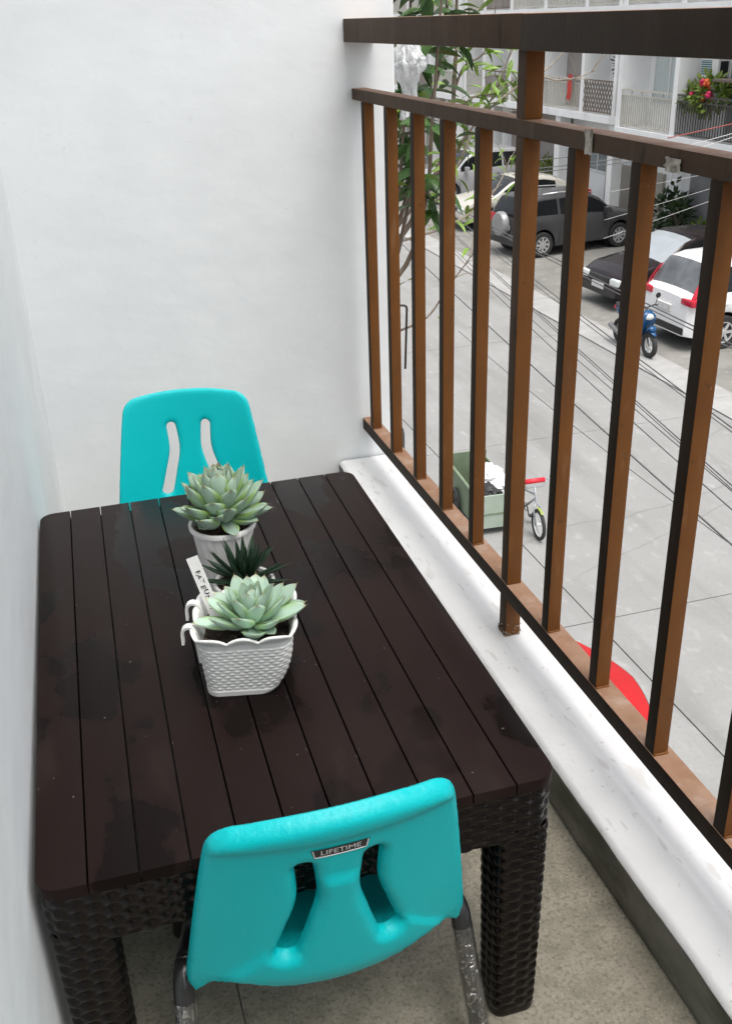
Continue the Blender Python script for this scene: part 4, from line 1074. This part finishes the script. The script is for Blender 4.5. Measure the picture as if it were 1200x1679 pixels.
# --- scooter
def torus(R, r, n=28, m=8, axis='x'):
    return MB().lathe([(R+r*math.cos(2*PI*k/m), r*math.sin(2*PI*k/m)) for k in range(m)], n, axis=axis, closed=True)
M_blue = paint('blue_paint', (.012, .06, .15), (.015, .07, .18))
mt = thing('motor_scooter', 'blue motor scooter parked beside the white people carrier', 'scooter', (10.48, 14.95, G), 0); mt.scale = (.9, .9, .9)
for y in (-.60, .60):
    wt = thing('wheel', None, None, (0, y, .28)); wt.parent = mt
    torus(.225, .055).build('tyre', M_tyre, wt, smooth='all'); q = torus(.165, .012, m=6)
    for k in range(5): a = 2*PI*k/5; ax = Vector((0, math.cos(a), math.sin(a))); q.obox(ax*.085, ax, Vector((1, 0, 0)), ax.cross(Vector((1, 0, 0))), .085, .012, .016)
    q.build('rim', M_alloy, wt, smooth=40)
def loft(path, name, m, par, n=14):
    """path of (centre, half width x, half height)"""
    P = []
    for i, (c, a, h) in enumerate(path):
        c = Vector(c); t = (Vector(path[min(i+1, len(path)-1)][0])-Vector(path[max(i-1, 0)][0])).normalized(); u = Vector((1, 0, 0)); v = t.cross(u).normalized()
        row = [c+u*a*math.cos(2*PI*j/n)+v*h*math.sin(2*PI*j/n) for j in range(n)]; P.append(row+[row[0]])
    q = MB().grid(P); N = len(P); n1 = n+1; q.f.append(tuple(range(n))); q.f.append(tuple((N-1)*n1+j for j in range(n))[::-1]); return q.build(name, m, par, smooth='all', fix=True)
loft([((0, -.72, .60), .05, .02), ((0, -.66, .66), .10, .05), ((0, -.58, .62), .085, .04), ((0, -.50, .55), .06, .03)], 'front_mudguard', M_blue, mt)
loft([((0, -.80, .52), .03, .012), ((0, -.70, .575), .065, .018), ((0, -.56, .585), .07, .02), ((0, -.42, .52), .05, .015)], 'front_fender', M_blue, mt)
loft([((0, -.42, .98), .08, .03), ((0, -.48, .88), .17, .07), ((0, -.46, .76), .20, .06), ((0, -.38, .60), .17, .05), ((0, -.32, .42), .11, .05)], 'front_shield', M_blue, mt)
loft([((0, -.55, .92), .05, .04), ((0, -.53, .86), .10, .06), ((0, -.47, .82), .09, .05)], 'headlight', M_lamp, mt)
loft([((0, -.30, .42), .13, .05), ((0, -.1, .40), .14, .06), ((0, .12, .44), .13, .09), ((0, .35, .62), .12, .12), ((0, .62, .72), .10, .08), ((0, .82, .78), .04, .03)], 'body_panel', M_blue, mt)
loft([((0, -.06, .70), .07, .03), ((0, .10, .76), .13, .055), ((0, .40, .80), .14, .05), ((0, .70, .86), .11, .035), ((0, .80, .87), .05, .02)], 'seat', M_black, mt)
MB().tube([(0, -.58, .30), (0, -.46, .62), (0, -.36, 1.02)], .028, 8).build('fork', M_trim, mt, smooth='all')
MB().tube([(-.34, -.24, 1.02), (-.20, -.33, 1.06), (0, -.37, 1.03), (.20, -.33, 1.06), (.34, -.24, 1.02)], .016, 8).build('handlebar', M_trim, mt, smooth='all')
for sg in (1, -1):
    MB().tube([(sg*.22, -.33, 1.06), (sg*.26, -.34, 1.22)], .007, 6).build('mirror_stalk', M_trim, mt); MB().lathe([(0, -.012), (.055, -.01), (.06, 0), (.05, .012), (0, .014)], 14, (sg*.27, -.34, 1.26), axis='y').build('mirror', M_black, mt, smooth=40)
MB().tube([(-.13, .15, .26), (-.15, .45, .30), (-.16, .78, .40)], [.03, .055, .06], 12).build('exhaust', mat('exhaust_steel', (.22, .22, .22), .4, metal=.5), mt, smooth=40)
MB().box((-.10, -.05, .20), (.10, .30, .40), .04).build('engine', M_trim, mt, smooth=40); MB().box((-.05, .80, .72), (.05, .86, .80), .015).build('tail_light', M_red, mt)
# --- green handcart with rubbish, and a child's bicycle
M_cart = mat('green_cart_paint', (.16, .205, .13), .65, (.12, .16, .10), 5, bump=.3, bscale=30, bdist=.004); layer(M_cart, (.14, .13, .09), 9, .6, .72, .6)
M_cartp = mat('pale_green_panel', (.33, .39, .325), .65, (.28, .34, .275), 5); layer(M_cartp, (.25, .22, .16), 8, .64, .74, .6)
ct = thing('handcart', 'open pale green handcart box full of white rubbish in the street', 'handcart', (4.90, 9.33, G), math.radians(-4))
X, Y, ZB, ZT_ = .27, .62, .10, .56
MB().box((-X, -Y, ZB), (X, -Y+.02, ZT_), .004).build('end_panel', M_cartp, ct); MB().box((-X, Y-.02, ZB), (X, Y, ZT_+.10), .004).build('end_panel', M_cart, ct)
MB().box((-X, -Y+.021, ZB), (-X+.02, Y-.021, ZT_), .004).build('side_panel', M_cart, ct); MB().box((X-.02, -Y+.021, ZB), (X, Y-.021, ZT_), .004).build('side_panel', M_cart, ct)
MB().box((-X+.021, -Y+.021, ZB), (X-.021, Y-.021, ZB+.02)).build('bottom_panel', M_cart, ct)
MB().box((-X+.04, -Y-.012, .30), (X-.04, -Y-.001, .312)).build('rib', M_cart, ct); MB().box((.19, -Y-.012, ZB+.02), (.205, -Y-.001, ZT_-.02)).build('rib', M_cart, ct)
for sg in (1, -1):
    o = torus(.15, .03).build('wheel', M_tyre, ct, smooth='all'); o.location = (sg*(X+.045), .15, .18)
MB().tube([(-X-.05, .15, .18), (X+.05, .15, .18)], .014, 8).build('axle', M_trim, ct)
q = MB().box((-X-.02, -Y-.01, ZT_-.03), (-X-.001, Y, ZT_+.004)); q.build('top_rim', M_cart, ct)
def crumple(name, label, loc, sx, sy, sz, m, seed, par=None, cat='rubbish', group=None):
    bm = bmesh.new(); bmesh.ops.create_icosphere(bm, subdivisions=4, radius=1)
    for v in bm.verts:
        d = v.co.normalized(); e = 1+.45*fbm(d.x*1.4+seed, d.y*1.4, d.z*1.4, 1)+.22*abs(fbm(d.x*4, d.y*4+seed, d.z*4, 1)); v.co = Vector((d.x*sx*e, d.y*sy*e, d.z*sz*e))
    me = bpy.data.meshes.new(name); bm.to_mesh(me); bm.free(); me.materials.append(m); me.polygons.foreach_set('use_smooth', [True]*len(me.polygons)); me.set_sharp_from_angle(angle=math.radians(25))
    o = link(name, me); o.location = loc; return tag(o, label, cat, group)
M_bagw = mat('white_plastic_bag', (.78, .79, .80), .35, (.68, .69, .70), 6, bump=.4, bscale=40, bdist=.004)
crumple('rubbish_bag', 'crumpled white plastic sheet heaped in the green handcart', (4.99, 9.28, G+.52), .17, .30, .15, M_bagw, 1.)
crumple('rubbish_bag', 'small black bag between the white rubbish and the handcart side', (4.87, 9.0, G+.46), .15, .18, .09, M_black, 4.)
crumple('rubbish_bag', 'bunched pale paper on top of the handcart rubbish', (5.06, 9.05, G+.50), .09, .12, .10, M_bagw, 7.)
bk = thing('child_bicycle', 'small child bicycle with a red handlebar pad beside the green handcart', 'bicycle', (5.32, 8.83, G), math.radians(-3))
for y in (-.42, .42):
    wt = thing('wheel', None, None, (0, y, .205)); wt.parent = bk
    torus(.180, .024, 36).build('tyre', M_tyre, wt, smooth='all'); q = torus(.153, .008, 30, 6)
    for k in range(14): a = 2*PI*k/14; q.tube([(0, 0, 0), (0, .152*math.cos(a), .152*math.sin(a))], .0022, 4)
    q.lathe([(.02, -.03), (.02, .03)], 10, axis='x'); q.build('rim', mat('white_rim', (.7, .7, .68), .4), wt)
M_bikef = mat('pale_frame_paint', (.28, .30, .32), .35, metal=.2)
q = MB()
for a, b_ in (((0, -.27, .50), (0, .08, .22)), ((0, -.28, .56), (0, .20, .46)), ((0, .08, .22), (0, .24, .52)), ((0, .08, .22), (0, .42, .205)), ((0, .21, .46), (0, .42, .205))): q.tube([a, b_], .015, 8)
q.build('frame', M_bikef, bk, smooth='all')
MB().tube([(.045, -.42, .205), (.045, -.34, .42), (0, -.31, .46), (0, -.25, .66)], .012, 8).tube([(-.045, -.42, .205), (-.045, -.34, .42), (0, -.31, .46)], .012, 8).build('fork', M_bikef, bk, smooth='all')
MB().tube([(-.25, -.16, .72), (-.20, -.22, .74), (-.10, -.25, .66), (.10, -.25, .66), (.20, -.22, .74), (.25, -.16, .72)], .011, 8).build('handlebar', M_bikef, bk, smooth='all')
MB().tube([(-.13, -.235, .735), (.13, -.235, .735)], .032, 12).build('handlebar_pad', mat('red_pad', (.60, .015, .03), .5), bk, smooth='all')
MB().tube([(-.20, -.22, .74), (.20, -.22, .74)], .009, 8).build('cross_brace', M_bikef, bk)
for sg in (1, -1): MB().tube([(sg*.24, -.165, .72), (sg*.31, -.08, .72)], .016, 8).build('grip', M_black, bk, smooth='all')
P = []
for k in range(9): a = math.radians(70+50*k/8); P.append([(x, -.42+.222*math.cos(a)*-1*-1, .205+.222*math.sin(a)) for x in (-.018, 0, .018)])
MB().grid(P).build('front_mudguard', mat('lime_plastic', (.22, .28, .05), .5), bk, smooth='all')
loft([((0, .14, .575), .02, .015), ((0, .22, .58), .055, .022), ((0, .32, .59), .075, .025), ((0, .36, .595), .04, .015)], 'saddle', M_black, bk)
q = MB().lathe([(.055, -.006), (.06, 0), (.055, .006)], 16, (.03, .08, .22), axis='x'); q.tube([(.05, .08, .22), (.05, .02, .12)], .009, 6); q.box((.05, -.02, .105), (.13, .05, .125), .004); q.build('crank', M_trim, bk)
# --- red parasol below the balcony
um = thing('street_parasol', 'round red parasol standing in the street just below the railing', 'parasol', (2.02, 2.55, G))
UZ, UR = -2.40-G, .98
M_redc = mat('red_canvas', (.42, .003, .006), .8, (.36, .002, .005), 6, bump=.2, bscale=200)
q = MB(); P = []
for k in range(9):
    r = UR*k/8; row = []
    for j in range(97):
        a = 2*PI*(j % 96)/96; sc = 1-.010*abs(math.sin(4*a))*(k/8); row.append((r*sc*math.cos(a), r*sc*math.sin(a), UZ+.34*(1-(k/8)**1.5)-.012*abs(math.sin(4*a))*(k/8)))
    P.append(row)
cn = MB().grid(P).build('canopy', M_redc, um, smooth='all')
P = []
for k in range(4):
    row = []
    for j in range(97): a = 2*PI*(j % 96)/96; sc = 1-.010*abs(math.sin(4*a)); rr = UR*sc+.006+.001*k; row.append((rr*math.cos(a), rr*math.sin(a), UZ-.012*abs(math.sin(4*a))-.003-k*.04*(.75+.25*abs(math.cos(8*a)))))
    P.append(row)
MB().grid(P).build('valance', mat('white_valance', (.62, .61, .6), .7, (.5, .49, .48), 9), cn, smooth='all')
MB().tube([(0, 0, .05), (0, 0, UZ+.33)], .02, 10).build('pole', M_frame, um, smooth='all')
for k in range(8): a = 2*PI*k/8; MB().tube([(0, 0, UZ+.30), (UR*.96*math.cos(a), UR*.96*math.sin(a), UZ-.01)], .006, 5).build('rib', M_alloy, um)
MB().lathe([(0, 0), (.24, 0), (.25, .05), (.10, .09), (.03, .14), (0, .14)], 24).build('base', M_trim, um, smooth=40)

# ================================================================== cables over the street
M_cab = mat('black_cable', (.075, .075, .075), .6); M_cabw = mat('grey_white_cable', (.42, .41, .40), .5); M_cabr = mat('red_cable', (.28, .05, .04), .6)
def ray(px, z):
    d = fw+rt*((px[0]-600)/F_PX)-up*((px[1]-839.5)/F_PX); return CAM+d*((z-CAM.z)/d.z)
def cable(pa, pb, za, zb, m, label, group, r=.008, sag=.04, e0=1.2, e1=1.5, knot=False):
    a, b_ = ray(pa, za), ray(pb, zb); d = b_-a; A, B = a-d*e0, b_+d*e1; pts = []; N = 36
    for k in range(N+1):
        t = k/N; q = A.lerp(B, t); tt = (t*(1+e0+e1)-e0); q.z += sag*((tt-.5)**2-.25)*d.length*.25; pts.append(q)
    o = MB().tube([q-a for q in pts], r, 6).build('overhead_cable', m, None, smooth='all'); o.location = a; tag(o, label, 'cable', group); return o
CORD = ['lowest but one', 'third from top', 'fourth from top', 'fifth from top', 'sixth from top', 'seventh from top', 'eighth from top', 'topmost', 'second from top', 'lowest, short-looking one']; cg = 'black overhead cables'
for (pa, pb, r) in (((697, 437), (1094, 800), .006), ((804, 402), (1200, 702), .0055), ((801, 408), (1200, 709), .004), ((801, 437), (1200, 797), .005), ((801, 441), (1200, 803), .004), ((801, 461), (1111, 731), .004), ((867, 535), (1109, 756), .0045), ((804, 370), (1200, 565), .007), ((804, 376), (1200, 572), .006), ((867, 640), (1000, 745), .003)):
    cable(pa, pb, -1.2, -1.2, M_cab, '%s of the thin black overhead cables crossing the street behind the bars' % CORD.pop(0), cg, r*.85)
WORD = ['upper', 'middle', 'lower']; wg = 'pale drop cables'
for (pa, pb) in (((1075, 301), (1165, 284)), ((1075, 336), (1165, 309)), ((1075, 361), (1165, 329))): cable(pa, pb, -1.6, -1.45, M_cabw, '%s of three pale drop cables slanting up right towards the near apartment house' % WORD.pop(0), wg, .0032, .01, .9, 2)
cable((1096, 226), (1200, 203), -.6, -.45, M_cabr, 'dark red cable sloping in front of the black balcony railing', None, .008, .01, .02, 2)
for (pa, pb, w_) in (((1130, 238), (1200, 219), 'upper'), ((1150, 242), (1200, 225), 'lower')): cable(pa, pb, -.6, -.5, M_cabw, w_+' grey cable sloping before the black balcony railing below the red one', 'grey balcony cables', .006, .01, .1, 2)
for (pa, pb, w_) in (((885, 282), (1035, 265), 'lowest'), ((885, 276), (1035, 258), 'middle'), ((885, 262), (1035, 247), 'topmost')): cable(pa, pb, -1.0, -.9, M_cab, w_+' dark level cable across the set-back house below its balconies', 'level dark cables', .007, .01, .3, .4)

# ================================================================== neighbour's shrub, bag and bits beyond the end wall
nbp = thing('potted_shrub', 'tall dark-leaved shrub leaning out from the next balcony behind the end wall', 'shrub', (.80, 1.75, 0))
o0 = Vector((.80, 1.75, 0))
MB().lathe([(0, 0), (.13, 0), (.17, .28), (.185, .29), (.185, .32), (.165, .32), (.155, .27), (0, .27)], 24).build('pot', mat('terracotta', (.30, .14, .08), .8, (.24, .11, .06), 8), nbp, smooth=40)
leafD = leaf_blade('leaf', M_leafD, 1, .21, .5, .28); leafY = leaf_blade('leaf', M_leafL, 1, .15, .5, .35)
def at(px, y):
    d = fw+rt*((px[0]-600)/F_PX)-up*((px[1]-839.5)/F_PX); return CAM+d*((y-CAM.y)/d.y)
def branch(pts, r0, r1, m=M_bark, name='branch'):
    n = len(pts); fine = []
    for i in range(n-1):
        for k in range(6):
            t = k/6; p0, p1, p2, p3 = pts[max(i-1, 0)], pts[i], pts[i+1], pts[min(i+2, n-1)]
            fine.append(.5*((2*p1)+(-p0+p2)*t+(2*p0-5*p1+4*p2-p3)*t*t+(-p0+3*p1-3*p2+p3)*t**3))
    fine.append(pts[-1]); N = len(fine)
    MB().tube([q-o0 for q in fine], [r0+(r1-r0)*i/(N-1) for i in range(N)], 7).build(name, m, nbp, smooth='all'); return fine
root = Vector((.80, 1.75, .28))
def leaf_on(pt, size, me, droop=.3, dirv=None):
    a = rng.uniform(0, 2*PI); d = dirv or Vector((math.cos(a), math.sin(a)*.6, rng.uniform(-.9, .35))); d = d.normalized()
    el = math.asin(max(-1, min(1, d.z))); phi = math.atan2(d.y, d.x)
    place_leaf(me, nbp, pt-o0, phi, el, size*rng.uniform(.75, 1.2), rng.uniform(.85, 1.1), rng.uniform(-.9, .9))
# dense dark column just past the wall end (image x 655-715)
for k in (0, 2, 5):
    y = rng.uniform(1.35, 1.9)
    f = branch([root+Vector((rng.uniform(-.04, .04), rng.uniform(-.04, .04), 0)), at((612+k*4, 470), y), at((650+k*9, 340), y), at((664+k*9, 170+20*(k % 2)), y), at((672+k*10, 20), y), at((676+k*11, -70), y)], .010, .003)
    for q in f[5:]:
        if q.z < .62: continue
        den = 7 if q.z < 1.02 else 4
        for _ in range(den):
            if rng.random() < .62: leaf_on(q+Vector((rng.uniform(-.05, .04), rng.uniform(-.08, .08), rng.uniform(-.04, .04))), .105, leafD if rng.random() < .85 else leafY)
# outward stems with brighter leaves
S1 = branch([root, at((630, 420), 1.9), at((728, 250), 2.0), at((745, 120), 2.0), at((748, 20), 2.0), at((750, -60), 2.0)], .012, .005)
S2 = branch([root, at((625, 420), 1.8), at((690, 220), 1.8), at((716, 130), 1.8), at((730, 40), 1.8), at((735, -40), 1.8)], .010, .004)
S3 = branch([at((630, 400), 1.9), at((715, 290), 2.0), at((770, 215), 2.05), at((812, 150), 2.1), at((838, 80), 2.1)], .007, .002, M_bark)
S4 = branch([at((690, 345), 1.93), at((722, 320), 1.95), at((755, 260), 2.0), at((774, 215), 2.0)], .008, .005, M_twig)
S5 = branch([at((640, 400), 1.9), at((735, 370), 2.0), at((805, 320), 2.1), at((838, 255), 2.15)], .006, .002, M_twig)
S6 = branch([at((648, 545), 1.7), at((700, 520), 1.8), at((735, 470), 1.85), at((765, 430), 1.9), at((790, 395), 1.9)], .005, .0015, M_bark)
S7 = branch([at((800, 180), 2.05), at((870, 128), 2.05), at((915, 132), 2.05), at((945, 128), 2.05), at((978, 114), 2.05)], .005, .0015, M_twig)
S9 = branch([at((690, 260), 1.95), at((735, 195), 2.0), at((775, 160), 2.0), at((812, 152), 2.05), at((842, 130), 2.05)], .005, .0015, M_bark)
S10 = branch([at((745, 150), 2.0), at((760, 110), 2.0), at((790, 90), 2.0), at((806, 60), 2.0), at((812, 10), 2.0)], .005, .0015, M_bark)
S8 = branch([at((850, 150), 2.05), at((885, 122), 2.05), at((905, 105), 2.05), at((922, 86), 2.05), at((940, 60), 2.05)], .005, .0015, M_twig)
for f, n, me, sz in ((S1, 16, leafD, .085), (S2, 12, leafD, .10), (S3, 34, leafY, .075), (S5, 26, leafY, .075), (S4, 8, leafY, .07), (S1, 24, leafY, .08), (S6, 3, leafY, .06), (S9, 26, leafY, .075), (S10, 16, leafY, .07)):
    for k in range(n):
        q = f[int(len(f)*(.35+.65*rng.random()))-1]; leaf_on(q+Vector((rng.uniform(-.05, .05), rng.uniform(-.05, .05), rng.uniform(-.04, .04))), sz, me)
for (px, y, sz, dv) in (((765, 22), 1.8, .12, Vector((1, 0, -.45))), ((700, 20), 1.8, .11, Vector((-1, .2, -.1))), ((705, 150), 1.75, .12, Vector((1, 0, .05))), ((690, 160), 1.7, .12, Vector((.9, 0, -.5))), ((720, 100), 1.75, .11, Vector((.7, 0, .7))), ((668, 460), 1.7, .07, Vector((1, 0, .2))), ((665, 462), 1.7, .07, Vector((-.6, 0, -.2))), ((770, 25), 1.7, .11, Vector((1, 0, -.3)))):
    leaf_on(at(px, y), sz, leafD if sz > .08 else leafY, dirv=dv)
def twiglets(f, n):
    for k in range(n):
        q = f[int(len(f)*(.45+.5*rng.random()))]; d = Vector((rng.uniform(-.3, 1), rng.uniform(-.3, .3), rng.uniform(-.1, 1))).normalized(); l_ = rng.uniform(.08, .2)
        branch([q, q+d*l_*.5+Vector((0, 0, .01)), q+d*l_], .0022, .0008, M_twig, 'twig')
for f, n in ((S1, 8), (S3, 7), (S5, 4), (S6, 5), (S7, 4), (S2, 5)): twiglets(f, n)
# white plastic bag tied to the corner of the end wall
def bagmesh():
    P = []; N = 90; Mv = 60
    for i in range(Mv+1):
        t = i/Mv; z = .085-.20*t
        r = .010+.034*math.exp(-((t-.30)/.20)**2)+.013*t
        row = []
        for j in range(N):
            a = 2*PI*j/N; e = .35*fbm(math.cos(a)*1.5, math.sin(a)*1.5, t*4, 1.3)+.30*abs(fbm(math.cos(a)*4, math.sin(a)*4, t*9, 1.2))+.16*math.sin(9*a+t*9)*(.5+.5*t); row.append((r*(1+e)*math.cos(a)*.85, r*(1+e)*math.sin(a), z+.012*fbm(math.cos(a), math.sin(a), t*3, 2)))
        P.append(row+[row[0]])
    return MB().grid(P)
M_thin = mat('translucent_bag', (.80, .81, .82), .3, (.70, .71, .72), 9, bump=.8, bscale=90, alpha=.62, spec=.6, bdist=.004)
bg_ = bagmesh().build('plastic_bag', M_thin, None, smooth=50); bg_.location = at((670, 118), 1.02); tag(bg_, 'white crumpled plastic bag tied at the outer edge of the end wall', 'bag')
# bent iron rod and dark pipe stub at the wall
rd = MB().tube(arc_path([Vector((-.10, .02, .03)), Vector((.012, 0, .025)), Vector((.004, 0, -.17))], .012), .0035, 7).build('bent_rod', M_black, None, smooth='all'); rd.location = at((661, 515), 1.0); tag(rd, 'bent thin black iron rod hanging past the end wall', 'rod')
pp = MB().lathe([(0, .05), (.012, .048), (.020, .035), (.022, .02), (.022, -.5), (0, -.5)], 16).build('drain_pipe', mat('dark_pipe', (.05, .055, .05), .6), None, smooth=40); pp.location = at((652, 722), 1.0); tag(pp, 'dark rounded pipe end just outside the foot of the second bar', 'pipe')
bpy.context.view_layer.update()
